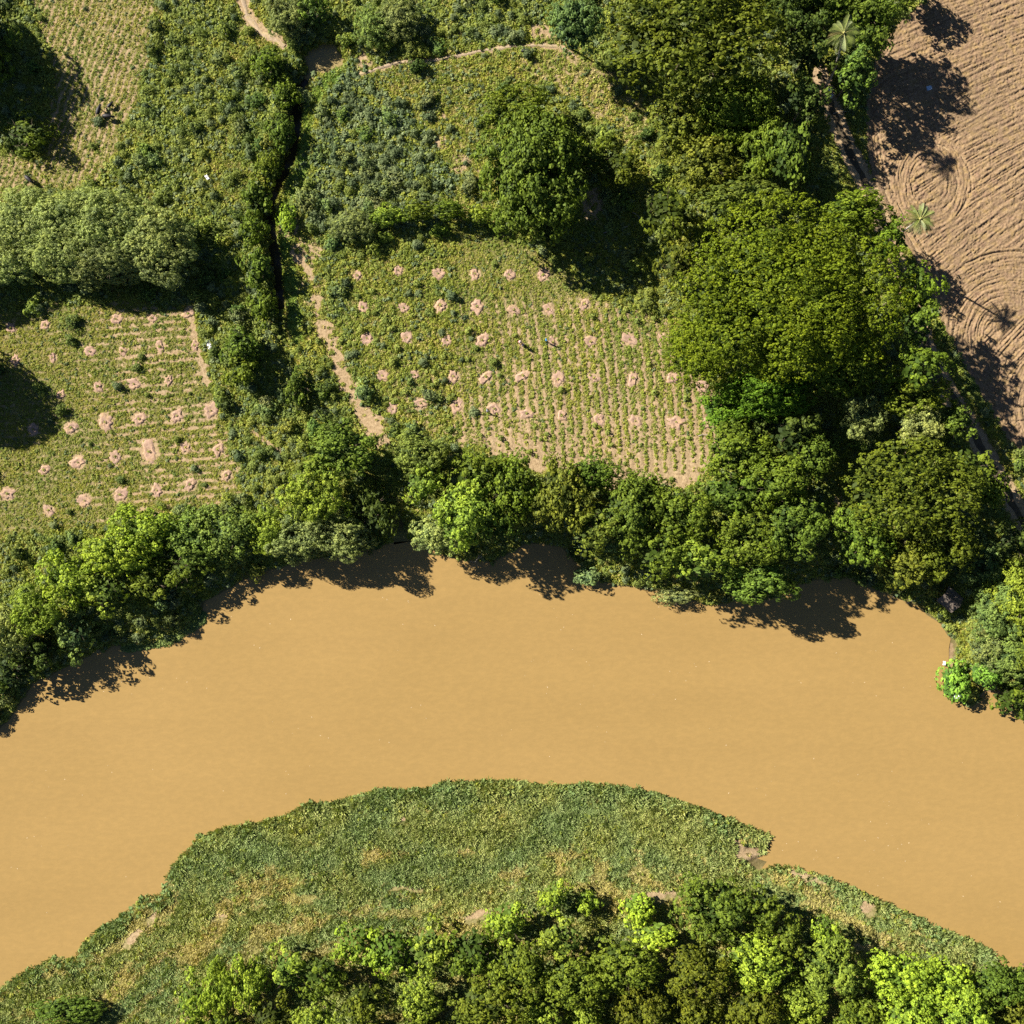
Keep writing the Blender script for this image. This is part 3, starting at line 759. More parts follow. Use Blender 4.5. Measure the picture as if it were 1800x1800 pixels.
exec_trees = [
 # the two umbrella trees and the dense stand beside the ploughed field
 (1395, 520, 212, 175, 21, 'rain', 'rain', 'huge domed olive-green tree right of the planted rows', 'umbrella_tree'),
 (1240, 610, 85, 75, 11, 'rain', 'rain', 'low side dome under the left edge of the huge umbrella tree', 'umbrella_tree'),
 (1215, 55, 165, 118, 16.5, 'rain', 'olive', 'wide dark domed tree cut by the top edge', 'umbrella_tree'),
 (1560, 425, 44, 40, 12.5, 'lump', (0.10, 0.15, 0.016), 'ragged green tree hiding the lower trunk of the field palm'),
 (1500, 375, 60, 36, 14, 'broad', (0.10, 0.15, 0.016), 'low lobe-like tree above the huge umbrella tree next to the road'),
 (1612, 648, 46, 48, 17, 'lump', (0.09, 0.135, 0.016), 'ragged tree at lower right rim of the huge umbrella tree'),
 (1600, 510, 42, 52, 17, 'lump', (0.105, 0.155, 0.014), 'tree on the right rim of the huge umbrella tree by the field'),
 (1602, 580, 44, 52, 17.5, 'lump', (0.085, 0.135, 0.018), 'ragged green tree on right rim of the huge umbrella tree'),
 (1480, 640, 75, 60, 13, 'broad', 'mid', 'dark green tree under the lower right edge of the huge umbrella tree'),
 (1350, 690, 80, 50, 11, 'broad', (0.08, 0.15, 0.015), 'bright green tree directly below the huge umbrella tree'),
 (1272, 720, 42, 40, 6, 'broad', (0.10, 0.18, 0.02), 'small vivid green tree at the right corner of the planted rows'),
 (940, 300, 92, 118, 14, 'broad', 'green', 'tall green tree above the middle plantation beside the deep shadow'),
 (905, 195, 60, 42, 8, 'broad', 'mid', 'rounded green tree just above the tall tree of the middle plantation'),
 (1040, 275, 45, 35, 8, 'lump', 'mid', 'small dark tree in the shadow notch right of the tall green tree'),
 (1090, 290, 42, 40, 8, 'lump', 'olive', 'dark ragged tree between tall green tree and lumpy thicket'),
 (1200, 215, 60, 60, 9, 'broad', 'brown', 'olive-brown tree beside the dry clearing below dark dome'),
 (1290, 190, 70, 62, 11, 'broad', 'mid', 'yellowish green tree below the dark dome at the top'),
 (1345, 255, 62, 66, 11, 'lump', 'mid', 'ragged tree on the right of the lumpy thicket'),
 (1240, 290, 65, 52, 10, 'broad', 'brown', 'brownish olive tree in the middle of the lumpy thicket'),
 (1175, 370, 50, 55, 10, 'lump', 'olive', 'dark tree on the right rim of the deep shadow'),
 (1310, 355, 72, 42, 12, 'broad', (0.085, 0.11, 0.022), 'speckled olive tree touching the top of the huge umbrella tree'),
 (1190, 465, 32, 45, 9, 'lump', 'olive', 'narrow dark tree against left edge of the huge umbrella tree'),
 (1010, 45, 46, 52, 12, 'broad', 'blue', 'blue-green round tree at the top edge left of dark dome'),
 (1400, 30, 58, 56, 13.5, 'lump', 'dark', 'dark tree right of the dark dome at the top edge'),
 (1455, 5, 55, 44, 14, 'lump', 'green', 'green tree cut by the top edge left of tall palm'),
 (1522, 72, 46, 44, 13.5, 'lump', 'green', 'green tree between the tall palm and the ploughed corner'),
 (1420, 178, 44, 44, 12.5, 'lump', 'dark', 'dark tree on the left side of the shaded dirt road'),
 (1530, 15, 66, 56, 14.5, 'lump', 'green', 'green tree at the top edge next to the ploughed field'),
 (1600, -30, 40, 36, 8, 'broad', 'mid', 'green tree mostly above the top edge at the ploughed corner'),
 (1505, 128, 42, 50, 13, 'lump', (0.09, 0.15, 0.03), 'light green tree directly under the tall palm'),
 (1425, 85, 54, 50, 13, 'lump', 'dark', 'dark tree between the dark dome and the tall palm'),
 (1385, 270, 40, 70, 14.5, 'lump', 'green', 'tall narrow green tree left of the shaded dirt road'),
 (1605, 690, 60, 40, 12, 'broad', 'mid', 'green tree on upper side of the pale feathery tree'),
 (1608, 745, 38, 40, 11, 'fine', 'pale', 'pale feathery round tree near the lower end of the ploughed field'),
 (1520, 735, 42, 42, 10, 'fine', 'grey', 'grey-green feathery tree left of the pale feathery tree'),
 (1680, 745, 42, 42, 10, 'lump', 'green', 'dark tree right of the pale feathery tree by the field'),
 (1600, 855, 125, 95, 15, 'rain', 'olive', 'broad dark domed tree right of the small clearing', 'umbrella_tree'),
 (1700, 830, 50, 50, 12, 'lump', 'mid', 'ragged tree on right flank of the lower dark dome'),
 (1520, 940, 58, 70, 11, 'lump', (0.09, 0.14, 0.02), 'bright sided tree on the left of the lower dark dome'),
 (1590, 985, 62, 58, 10, 'lump', 'brown', 'brown-green tree above the water below the lower dark dome'),
 (1660, 960, 60, 55, 11, 'broad', 'olive', 'dark tree right of the brown-green tree near thatched shelter'),
 (1740, 860, 30, 34, 8, 'lump', 'mid', 'small tree at the shaded road near right edge'),
 (1395, 760, 52, 50, 11, 'lump', 'dark', 'dark tree in the shade hollow below the huge umbrella tree'),
 (1425, 800, 40, 42, 9, 'broad', 'green', 'small round green tree beside the shade hollow'),
 (1300, 790, 60, 52, 9, 'broad', 'mid', 'green tree at lower right corner of the planted rows'),
 (1365, 850, 66, 55, 11, 'lump', 'mid', 'green tree in the river wood above the wide shadow'),
 (1285, 870, 58, 50, 10, 'lump', 'green', 'green tree in the river wood below the sandy corner'),
 (1205, 905, 62, 55, 11, 'lump', 'mid', 'green tree of the river wood under the sandy strip'),
 (1400, 930, 62, 62, 12, 'lump', 'green', 'bright tipped tree over the river right of the centre'),
 (1320, 950, 66, 58, 12, 'lump', 'mid', 'tree leaning over the river in the middle of the wood'),
 (1340, 1025, 78, 46, 11, 'lump', (0.10, 0.155, 0.03), 'lowest tree of the river wood with its shadow on water'),
 (1225, 985, 60, 45, 12, 'lump', 'light', 'light green tree over the water left of the lowest tree'),
 (1165, 972, 52, 45, 12, 'lump', 'mid', 'green tree at the water under the brownish trees'),
 (1110, 905, 66, 62, 12, 'lump', 'green', 'dark green tree right of the grey-brown tree'),
 (1125, 860, 50, 32, 8, 'broad', 'mid', 'low green tree touching the planted rows near the curved strip'),
 (985, 870, 50, 66, 11, 'broad', 'brown', 'grey-brown tree below the sandy edge of the rows'),
 (1040, 835, 50, 34, 9, 'broad', 'green', 'tree top reaching into the rows from below'),
 (1050, 930, 58, 45, 11, 'lump', 'brown', 'brownish tree above the tapering shadow on the river'),
 (900, 855, 50, 60, 11, 'broad', 'mid', 'fine textured green tree left of the grey-brown tree'),
 (845, 830, 55, 50, 11, 'lump', 'mid', 'dark green tree behind the glossy light tree'),
 (820, 905, 66, 66, 12, 'lump', (0.155, 0.235, 0.036), 'glossy light green tree hanging over the river bend'),
 (875, 920, 40, 46, 10, 'lump', 'green', 'dark tree right of glossy light tree at the water'),
 (770, 940, 48, 40, 8, 'fine', 'pale', 'pale leaning shrubby tree at the tip of the bend'),
 (735, 800, 52, 42, 7, 'fine', (0.14, 0.19, 0.05), 'pale green bushy tree below the footpath end'),
 (745, 850, 40, 36, 8, 'lump', 'light', 'light green tree on the right rim of the dark hollow'),
 (600, 790, 62, 48, 10, 'broad', (0.10, 0.145, 0.025), 'yellow-green tree at the top of dark hollow'),
 (555, 870, 58, 62, 9, 'fine', 'light', 'feathery light green tree left of the dark hollow'),
 (590, 940, 66, 46, 8, 'fine', 'grey', 'feathery tree leaning over the river left of the bend'),
 (525, 950, 56, 42, 8, 'fine', 'grey', 'grey-green feathery tree on the bank left of leaning one'),
 (650, 900, 46, 60, 6, 'lump', 'dark', 'dark low tree inside the shaded hollow'),
 # left river bank
 (470, 930, 50, 45, 6, 'fine', 'light', 'light green bank tree right of the left bank clump'),
 (400, 935, 56, 48, 6.5, 'broad', (0.12, 0.165, 0.04), 'green bank tree above the long dark river shadow'),
 (335, 945, 50, 45, 5.5, 'broad', (0.11, 0.16, 0.035), 'green bank tree right of the bright mound'),
 (318, 1002, 42, 34, 4.5, 'lump', 'mid', 'low dark bank tree beside the river shadow'),
 (255, 930, 56, 42, 6.5, 'broad', 'bright', 'bright yellow-green rounded tree above the left bank'),
 (200, 975, 60, 46, 7, 'broad', 'bright', 'bright yellow-green mound-shaped tree on left bank'),
 (180, 1035, 46, 40, 7.5, 'lump', 'light', 'light tree with deep shade gaps on left bank'),
 (118, 1020, 48, 50, 7, 'broad', 'bright', 'bright edged rounded tree left of the shade gaps'),
 (265, 1025, 46, 40, 4.5, 'lump', 'mid', 'dark green tree in shade above the sunlit water weed'),
 (122, 1115, 38, 44, 6.5, 'lump', (0.13, 0.18, 0.055), 'small glossy tree with leaf tufts above the fanned shadow'),
 (55, 1080, 48, 46, 7, 'fine', 'light', 'light feathery tree near left edge of river bank'),
 (5, 1110, 44, 50, 7, 'fine', (0.19, 0.23, 0.08), 'pale feathery tree cut by the left edge'),
 (10, 1180, 46, 40, 6.5, 'lump', 'dark', 'dark tree at the left edge above the water shadow'),
 (60, 1145, 40, 36, 6, 'lump', 'dark', 'dark tree beside the bare branched tree'),
 # upper left
 (35, 398, 76, 64, 7.5, 'fine', 'pale', 'pale feathery tree cut by the left edge above the plantation'),
 (115, 388, 78, 62, 8, 'fine', 'pale', 'pale feathery tree second from the left in the pale thicket'),
 (105, 438, 74, 54, 8, 'fine', 'pale', 'pale feathery tree on lower side of the pale thicket'),
 (192, 400, 80, 64, 8.5, 'fine', 'pale', 'pale feathery tree in the middle of the pale thicket'),
 (185, 452, 76, 50, 8, 'fine', (0.17, 0.205, 0.09), 'feathery tree low in the middle of the pale thicket'),
 (262, 425, 76, 62, 8, 'fine', 'pale', 'pale feathery tree right of the middle of the pale thicket'),
 (285, 465, 58, 40, 7.5, 'fine', (0.14, 0.17, 0.075), 'darker feathery tree at the right end of pale thicket'),
 (20, 460, 50, 40, 6, 'fine', 'pale', 'low pale feathery tree at the left edge under the thicket'),
 # along the ditch and the pool
 (505, 25, 42, 38, 4.5, 'fine', 'grey', 'grey-green bushy tree left of the pool at top edge'),
 (545, 12, 34, 34, 5, 'lump', (0.10, 0.16, 0.03), 'dark shaded leafy tree hanging over the pool'),
 (655, 42, 40, 36, 4, 'fine', (0.14, 0.19, 0.055), 'light bushy tree right of the pool at top edge'),
 (700, 30, 44, 36, 4.5, 'fine', 'grey', 'grey-green bushy tree above the thin footpath'),
 (470, 110, 34, 32, 4, 'broad', 'mid', 'dark bushy tree left of the pool outlet'),
 (498, 160, 26, 30, 4.5, 'broad', 'mid', 'dark bush tree on the west rim of upper ditch'),
 (492, 225, 26, 34, 5, 'broad', 'green', 'bushy tree overhanging the upper ditch from the left'),
 (470, 285, 24, 34, 5, 'broad', 'mid', 'bushy tree where the ditch bends left'),
 (448, 345, 26, 32, 5, 'lump', 'green', 'ragged bushy tree left of the narrow ditch'),
 (442, 405, 26, 32, 5, 'broad', 'mid', 'round bushy tree west of ditch beside the thicket shadow'),
 (452, 470, 26, 34, 5, 'lump', 'green', 'dark ragged bush tree west of the middle ditch'),
 (462, 535, 26, 34, 5, 'broad', 'mid', 'dark bush tree west of the lower ditch'),
 (425, 610, 34, 36, 5, 'broad', 'green', 'bush tree with deep shade right of the left plantation'),
 (425, 655, 30, 26, 5, 'lump', 'mid', 'dark bush tree just below the one with deep shade'),
 (520, 680, 26, 40, 4.5, 'lump', 'green', 'dark bushy tree on the overgrown end of the ditch'),
 (505, 385, 20, 26, 2.5, 'broad', 'yellow', 'bright yellow-green bush on the east bank of ditch'),
 (618, 395, 40, 32, 4, 'fine', 'grey', 'pale bushy tree at left end of the hedge'),
 (680, 380, 34, 20, 4, 'broad', 'light', 'hedge bush second from the left above middle plantation'),
 (735, 372, 34, 20, 4.5, 'broad', 'mid', 'hedge bush in the middle above middle plantation'),
 (790, 368, 34, 18, 4.5, 'broad', 'mid', 'hedge bush right of the middle above middle plantation'),
 (845, 378, 30, 18, 4, 'broad', 'light', 'hedge bush at the right end beside the tall tree'),
 (1035, 1015, 26, 18, 2.5, 'lump', (0.14, 0.21, 0.10), 'pale blue-green bush at the waterline below the brownish trees'),
 (1195, 1052, 34, 16, 2.5, 'fine', (0.20, 0.24, 0.11), 'pale shrub at the waterline below light green tree'),
 (-190, 20, 120, 115, 15, 'broad', 'mid', 'big tree outside the left edge shading the dry grass'),
 (-30, 60, 44, 56, 7, 'lump', 'green', 'green tree at the top left corner in deep shade'),
 (40, 235, 44, 34, 5, 'lump', 'mid', 'low tree in the shade patch above the pale thicket'),
 (-195, 415, 85, 75, 13, 'broad', 'mid', 'tree outside the left edge beside the pale thicket'),
 (-155, 640, 78, 78, 12.5, 'broad', 'mid', 'tree outside the left edge shading the left plantation'),
 # right edge
 (1762, 1080, 52, 50, 6, 'fine', (0.11, 0.165, 0.055), 'feathery green tree right of the thatched shelter'),
 (1795, 1050, 52, 62, 7, 'fine', 'light', 'light feathery tree cut by right edge above the muddy inlet'),
 (1790, 1160, 46, 40, 6, 'fine', (0.12, 0.17, 0.05), 'feathery tree at right edge just above the muddy inlet'),
 (1748, 1145, 38, 38, 5, 'fine', 'grey', 'grey-green shrubby tree above the bright bush in the water'),
 (1697, 1205, 30, 42, 4, 'broad', (0.14, 0.25, 0.04), 'bright green bush standing in the river at right'),
 (1740, 1190, 26, 28, 4, 'broad', (0.12, 0.22, 0.04), 'small bright bush right of the one in the river'),
 (1800, 1235, 40, 44, 5, 'lump', 'mid', 'dark tree beside the muddy inlet at right edge'),
 (1790, 955, 34, 38, 8, 'lump', 'dark', 'dark tree at right edge beside the shaded road'),
 (1730, 985, 46, 46, 5, 'fine', 'blue', 'low blue-green tree in the shade right of river wood'),
 # south wood, front row from left
 (105, 1790, 60, 26, 4.5, 'broad', 'green', 'dark round bush at the lower left corner'),
 (330, 1775, 36, 46, 6, 'lump', 'bright', 'first light green tree of the south wood from left'),
 (385, 1745, 34, 52, 8, 'fine', 'bright', 'upright light tree second from left in south wood'),
 (435, 1735, 32, 50, 8, 'broad', 'bright', 'upright light tree with deep shade on its right'),
 (505, 1715, 44, 40, 8, 'lump', 'light', 'tree with a light crown edge next to the dry strip'),
 (565, 1725, 42, 46, 9, 'lump', 'mid', 'darker tree right of the light edged crown'),
 (620, 1665, 38, 42, 7, 'lump', 'bright', 'light tree standing forward into the straw grass'),
 (680, 1680, 44, 46, 8, 'lump', 'bright', 'bright tree behind the forward light tree'),
 (755, 1680, 48, 44, 8, 'lump', 'light', 'bright tree left of the deep gap in the south wood'),
 (830, 1680, 48, 50, 9, 'lump', 'mid', 'ragged tree right of the deep gap in the south wood'),
 (890, 1630, 42, 46, 8, 'lump', 'bright', 'bright tree in front left of the dark hollow'),
 (975, 1585, 36, 32, 7, 'lump', 'bright', 'small bright tree farthest into the south meadow'),
 (1032, 1592, 20, 20, 4, 'lump', 'bright', 'lone small bright bush right of the farthest tree'),
 (990, 1660, 46, 40, 9, 'lump', 'light', 'light tree below the lone small bush'),
 (1125, 1605, 34, 34, 5, 'broad', 'yellow', 'bright yellow-green bush cluster at the meadow edge'),
 (1155, 1650, 44, 28, 7, 'broad', 'yellow', 'yellow-green tree below the bright bush cluster'),
 (1265, 1610, 66, 60, 10, 'broad', 'green', 'dark green round tree at the meadow edge'),
 (1345, 1612, 38, 42, 10, 'lump', 'mid', 'dark tree right beside the dark green round one'),
 (1392, 1655, 34, 40, 9, 'lump', 'mid', 'narrow tree left of the slim light one'),
 (1458, 1650, 26, 40, 8, 'lump', 'bright', 'slim light tree with a shadow on the straw slope'),
 (1470, 1715, 56, 52, 10, 'broad', (0.12, 0.17, 0.03), 'speckled light green tree below the slim light tree'),
 (1592, 1728, 58, 44, 9, 'broad', 'yellow', 'brilliant yellow-green tree at the water end of meadow'),
 (1670, 1745, 54, 48, 9, 'broad', 'yellow', 'second brilliant yellow-green tree nearer the river'),
 (1770, 1738, 46, 38, 9, 'broad', 'green', 'dark green tree at the lower right river edge'),
 (1335, 1700, 60, 50, 10, 'broad', 'bright', 'light green tree below the dark hollow right of centre'),
 (1230, 1710, 56, 46, 11, 'broad', 'olive', 'olive tree below the dark green round one'),
 (1100, 1700, 62, 46, 10, 'broad', 'mid', 'olive tree below the yellow-green bushes'),
 (1010, 1730, 60, 46, 11, 'broad', 'mid', 'olive tree left of the lower wood centre'),
 (920, 1710, 52, 50, 11, 'broad', 'mid', 'olive tree right of the deepest gap'),
 (860, 1765, 62, 46, 12, 'broad', (0.10, 0.125, 0.016), 'smooth yellowish domed tree at the bottom'),
]
for t in exec_trees:
    tree(*t[:8], name=(t[8] if len(t) > 8 else 'tree'))
# the closed canopy along the bottom edge
low = [(300, 1835, 44), (385, 1830, 46), (470, 1800, 42), (560, 1805, 46), (640, 1765, 40), (650, 1845, 46), (735, 1760, 42), (750, 1840, 48), (940, 1805, 46), (1030, 1815, 50), (1130, 1780, 48), (1120, 1860, 50),
       (1225, 1800, 50), (1330, 1785, 50), (1330, 1865, 46), (1415, 1770, 44), (1425, 1845, 46), (1515, 1805, 46), (1605, 1800, 50), (1590, 1870, 46), (1705, 1800, 48), (1795, 1795, 46), (1850, 1740, 48), (1870, 1810, 50), (230, 1850, 42)]
side = 'abcdef'
for i, (a, b, r) in enumerate(low):
    col = random.choice(['mid', 'light', 'light', 'brown', 'olive']); 
    if 1560 < a < 1720: col = 'bright'
    left = i > 0 and min(low, key=lambda q: abs(q[0] - a))
    tone = {'light': 'light green', 'mid': 'mid green', 'olive': 'dark olive', 'brown': 'brownish green', 'green': 'deep green', 'bright': 'bright yellow-green'}[col]
    kd = random.choice(['broad', 'broad', 'lump'])
    tree(a, b, r, r * .92, random.uniform(7, 12.5), kd, col,
         f"{tone} treetop {'cut by' if b > 1780 else 'just above'} the bottom edge, {'left' if a < 600 else 'middle' if a < 1200 else 'right'} part of wood",
         group='treetops along the bottom edge')
# beyond the frame on the far sides, so the wood does not stop at the picture edge
for i, (a, b, r) in enumerate([(1200, -120, 90), (1400, -90, 80), (1850, 1130, 60), (1870, 1000, 60), (1560, 1930, 70), (1300, 1940, 70), (1000, 1930, 70), (700, 1930, 70), (1800, 1920, 70)]):
    tree(a, b, r, r, 11, 'broad', 'mid', 'green tree standing just beyond the edge of the view', group='trees beyond the view')

# bare branched tree over the river, left
def bare_tree(px, py, h, label):
    X, Y = W(px, py, 0); gz = land1(X, Y)
    o = link('bare_tree', make_bare(h), None, (X, Y, max(gz, WATER_Z + .1))); tag(o, label, 'tree'); return o
def make_bare(h):
    rd = random.Random(5); mb = MB()
    def grow(p, d, l, r, n):
        q = p + d * l; mb.tube([p, p + d * l * .5 + Vector((rd.uniform(-.05, .05), rd.uniform(-.05, .05), 0)) * l, q], [r, r * .8, r * .6], 5)
        if n == 0: return
        for _ in range(3 if n > 1 else 4):
            nd = (d + Vector((rd.uniform(-.75, .75), rd.uniform(-.75, .75), rd.uniform(-.15, .5)))).normalized()
            grow(q, nd, l * rd.uniform(.6, .85), r * .55, n - 1)
    grow(Vector((0, 0, -.3)), Vector((.15, -.1, 1)).normalized(), h * .35, .13, 4)
    return mb.mesh('bare_tree', [M_PALE])
bare_tree(62, 1120, 6.0, 'leafless grey branched tree leaning out at left bank')
bare_tree(835, 985, 3.2, 'leafless low tree at the waterline below the glossy tree')

# ------------------------------------------------------------------ palms
def frond_mesh(L, seed, droop):
    rd = random.Random(seed); mb = MB(); pts = []
    for i in range(9):
        t = i / 8; pts.append(Vector((L * t * (1 - .12 * t), 0, L * (.38 * t - droop * t * t))))
    mb.tube(pts, [.05 * (1 - .8 * i / 8) for i in range(9)], 4, 1)
    for i in range(2, 26):
        t = i / 26; k = t * 8; a = int(k); p = pts[a].lerp(pts[min(a + 1, 8)], k - a)
        l = L * .19 * math.sin(math.pi * (t * .86 + .12)) + .12
        for s in (-1, 1):
            tip = p + Vector((l * .75, s * l, -l * .45)); w = Vector((.045, 0, .01))
            mb.poly([p - w, p + w, tip + w * .25, tip - w * .25])
    return mb.mesh('frond', [M_PALM, M_PALMRIB], False)
M_PALM = plain('palm_leaf', (0.13, 0.165, 0.028), 0.55, 0.4, 0.8, spec=0.5)
M_PALMRIB = plain('palm_rib', (0.30, 0.28, 0.09), 0.5)
FR = [frond_mesh(3.6, 1, .62), frond_mesh(3.3, 2, .95), frond_mesh(3.5, 3, .35)]
M_LIVE = M_PALM; M_PALM = plain('withered_palm_leaf', (0.24, 0.19, 0.07), 0.6, 0.3, 0.8); FR.append(frond_mesh(3.0, 4, 1.2)); M_PALM = M_LIVE
def palm(bx, by, cx, cy, h, nf, sc, label):
    X, Y = W(bx, by, 0); TX, TY = W(cx, cy, h); gz = land1(X, Y)
    root = empty('palm_tree', (X, Y, gz)); tag(root, label, 'palm tree')
    d = Vector((TX - X, TY - Y, h)); mb = MB()
    pts = [Vector((d.x * (t ** 1.5), d.y * (t ** 1.5), h * t)) for t in [i / 12 for i in range(13)]]; pts[0].z = -.3
    mb.tube(pts, [.24 - .10 * i / 12 + (.012 if i % 2 else 0) for i in range(13)], 9)
    link('trunk', mb.mesh('trunk', [M_PALE]), root)
    hb = MB(); hb.tube([pts[-1] + Vector((0, 0, -.35)), pts[-1], pts[-1] + Vector((0, 0, .45)), pts[-1] + Vector((0, 0, .8))], [.15, .3, .2, .05], 8)
    link('crown_shaft', hb.mesh('crown_shaft', [M_PALMRIB]), root)
    for k in range(5):
        nb = MB(); a = k * 1.26; c = pts[-1] + Vector((math.cos(a) * .33, math.sin(a) * .33, -.25))
        nb.tube([c + Vector((0, 0, -.15)), c + Vector((0, 0, -.05)), c + Vector((0, 0, .07)), c + Vector((0, 0, .15))], [.05, .13, .13, .05], 7)
        link('coconut', nb.mesh('coconut', [M_NUT]), root)
    for k in range(nf):
        f = bpy.data.objects.new('frond', FR[3 if k in (4, 9) else k % 3]); COL.objects.link(f); f.parent = root
        f.location = pts[-1] + Vector((0, 0, .25)); f.rotation_euler = (random.uniform(-.15, .15), random.uniform(-.55, .35) if k % 3 else random.uniform(-.1, .5), k * 2.39996 + random.uniform(-.2, .2))
        s = sc * random.uniform(.85, 1.1); f.scale = (s, s, s)
    return root
M_NUT = plain('coconut_husk', (0.20, 0.17, 0.05), .6)
palm(1452, 150, 1482, 60, 18.5, 22, .86, 'tall coconut palm with yellowish fronds at the top, among dark trees')
palm(1545, 437, 1616, 386, 16.5, 21, 0.82, 'coconut palm with green fronds over left edge of ploughed field')

# ------------------------------------------------------------------ scatter with geometry nodes
def scatter_group():
    ng = bpy.data.node_groups.new('plant_scatter', 'GeometryNodeTree')
    ng.interface.new_socket('Geometry', in_out='INPUT', socket_type='NodeSocketGeometry')
    ng.interface.new_socket('Plants', in_out='INPUT', socket_type='NodeSocketCollection')
    ng.interface.new_socket('Geometry', in_out='OUTPUT', socket_type='NodeSocketGeometry')
    gi = ng.nodes.new('NodeGroupInput'); go = ng.nodes.new('NodeGroupOutput')
    ci = ng.nodes.new('GeometryNodeCollectionInfo'); ci.inputs['Separate Children'].default_value = True; ci.inputs['Reset Children'].default_value = True
    ip = ng.nodes.new('GeometryNodeInstanceOnPoints'); ip.inputs['Pick Instance'].default_value = True
    def na(nm, t):
        n = ng.nodes.new('GeometryNodeInputNamedAttribute'); n.data_type = t; n.inputs['Name'].default_value = nm; return n.outputs[0]
    ng.links.new(gi.outputs['Plants'], ci.inputs[0]); ng.links.new(gi.outputs['Geometry'], ip.inputs['Points'])
    ng.links.new(ci.outputs[0], ip.inputs['Instance']); ng.links.new(na('pick', 'INT'), ip.inputs['Instance Index'])
    ng.links.new(na('turn', 'FLOAT_VECTOR'), ip.inputs['Rotation']); ng.links.new(na('grow', 'FLOAT_VECTOR'), ip.inputs['Scale'])
    ng.links.new(ip.outputs[0], go.inputs[0])
    return ng
NG = scatter_group()

def scatter(name, pts, pick, rot, scl, meshes, label):
    col = bpy.data.collections.new(name + '_kinds')
    for i, me in enumerate(meshes):
        o = bpy.data.objects.new(f'kind_{i:02d}', me); col.objects.link(o)
    me = bpy.data.meshes.new(name); me.vertices.add(len(pts)); me.vertices.foreach_set('co', np.ascontiguousarray(pts, np.float32).ravel())
    for nm, t, d in (('pick', 'INT', pick.astype(np.int32)), ('turn', 'FLOAT_VECTOR', rot.astype(np.float32)), ('grow', 'FLOAT_VECTOR', scl.astype(np.float32))):
        a = me.attributes.new(nm, t, 'POINT'); a.data.foreach_set('value' if t == 'INT' else 'vector', np.ascontiguousarray(d).ravel())
    o = link(name, me); md = o.modifiers.new('scatter', 'NODES'); md.node_group = NG
    for it in NG.interface.items_tree:
        if it.name == 'Plants': md[it.identifier] = col
    tag(o, label, kind='stuff'); return o

def tuft_grass(n, h, mat, spread, w=0.028):
    az = rng.uniform(0, 6.28, n); r = rng.uniform(0, spread * .35, n); lean = rng.uniform(.25, 1.0, n) * spread; hh = h * rng.uniform(.6, 1.2, n)
    b = np.stack([np.cos(az) * r, np.sin(az) * r, np.zeros(n) - .03], 1)
    tip = b + np.stack([np.cos(az) * lean, np.sin(az) * lean, hh], 1)
    side = np.stack([-np.sin(az), np.cos(az), np.zeros(n)], 1) * w
    mid = b * .45 + tip * .55 + np.array([0, 0, .25]) * hh[:, None]
    v = np.stack([b - side, mid - side * 1.4, tip, mid + side * 1.4], 1).reshape(-1, 3)
    return mesh_np('tuft', v, np.arange(4 * n).reshape(n, 4), [mat], False, {'tint': ('FACE', 'FLOAT', rng.random(n).astype(np.float32))})

def leafy(n, R, Hh, leaf, mat, asp=1.0, zmin=-.1, lobes=1):
    C = []; D = []; T = []
    for k in range(lobes):
        a = k / max(lobes, 1) * 6.28 + random.random(); o = np.array([math.cos(a), math.sin(a), 0]) * (R * .5 if lobes > 1 else 0)
        q = 1.0 if lobes == 1 else random.uniform(.5, .75); m = n // lobes
        d = sph(m, zmin); rr = rng.uniform(.55, 1.05, m)[:, None]
        C.append(o + d * rr * np.array([R * q, R * q, Hh * (q if lobes > 1 else 1)])); D.append(d + np.array([0, 0, .5])); T.append(np.clip(rng.random(m) * .7 + random.random() * .3, 0, 1))
    v, f, t = leaf_cloud(np.concatenate(C), np.concatenate(D), leaf * rng.uniform(.7, 1.3, sum(map(len, C))), np.concatenate(T), .45, asp)
    return mesh_np('plant', v, f, [mat], False, {'tint': ('FACE', 'FLOAT', t.astype(np.float32))})

K_GRASS = [tuft_grass(18, .20, M_GRASS, .46, .045) for _ in range(3)]
K_DRY = [tuft_grass(18, .20, M_DRY, .46, .045) for _ in range(2)]
K_WEED = [leafy(26, .38, .32, .13, M_WEED) for _ in range(3)]
K_BUSHS = [leafy(60, .62, .6, .16, M_BUSH, lobes=2) for _ in range(2)]
K_BUSHO = [make_crown('shrub', 1.25, 1.5, 8, .5, .27, 8, .135, M_TREE, irregular=.5, clump_gap=1.1) for _ in range(4)]
K_BUSHL = [make_crown('plant', 1.25, 1.5, 8, .5, .27, 8, .135, M_BUSH, irregular=.5, clump_gap=1.1) for _ in range(5)]
K_GREYL = [make_crown('plant', 1.25, 1.6, 8, .5, .27, 8, .135, M_GREYB, irregular=.5, clump_gap=1.1) for _ in range(3)]
K_GREYS = [leafy(60, .62, .6, .16, M_GREYB, lobes=2) for _ in range(2)]
K_BANK = [tuft_grass(22, .30, M_BANKG, .58, .05) for _ in range(4)]
K_LUSH = [tuft_grass(22, .25, M_LUSH, .5, .05) for _ in range(2)]
K_HYA = [leafy(22, .36, .25, .15, M_HYA) for _ in range(2)]

def candidates(px0, px1, py0, py1, sp):
    gx, gy = np.meshgrid(np.arange(px0, px1, sp), np.arange(py0, py1, sp)); gx = gx.ravel(); gy = gy.ravel()
    return gx + rng.uniform(-.5, .5, gx.shape) * sp, gy + rng.uniform(-.5, .5, gy.shape) * sp

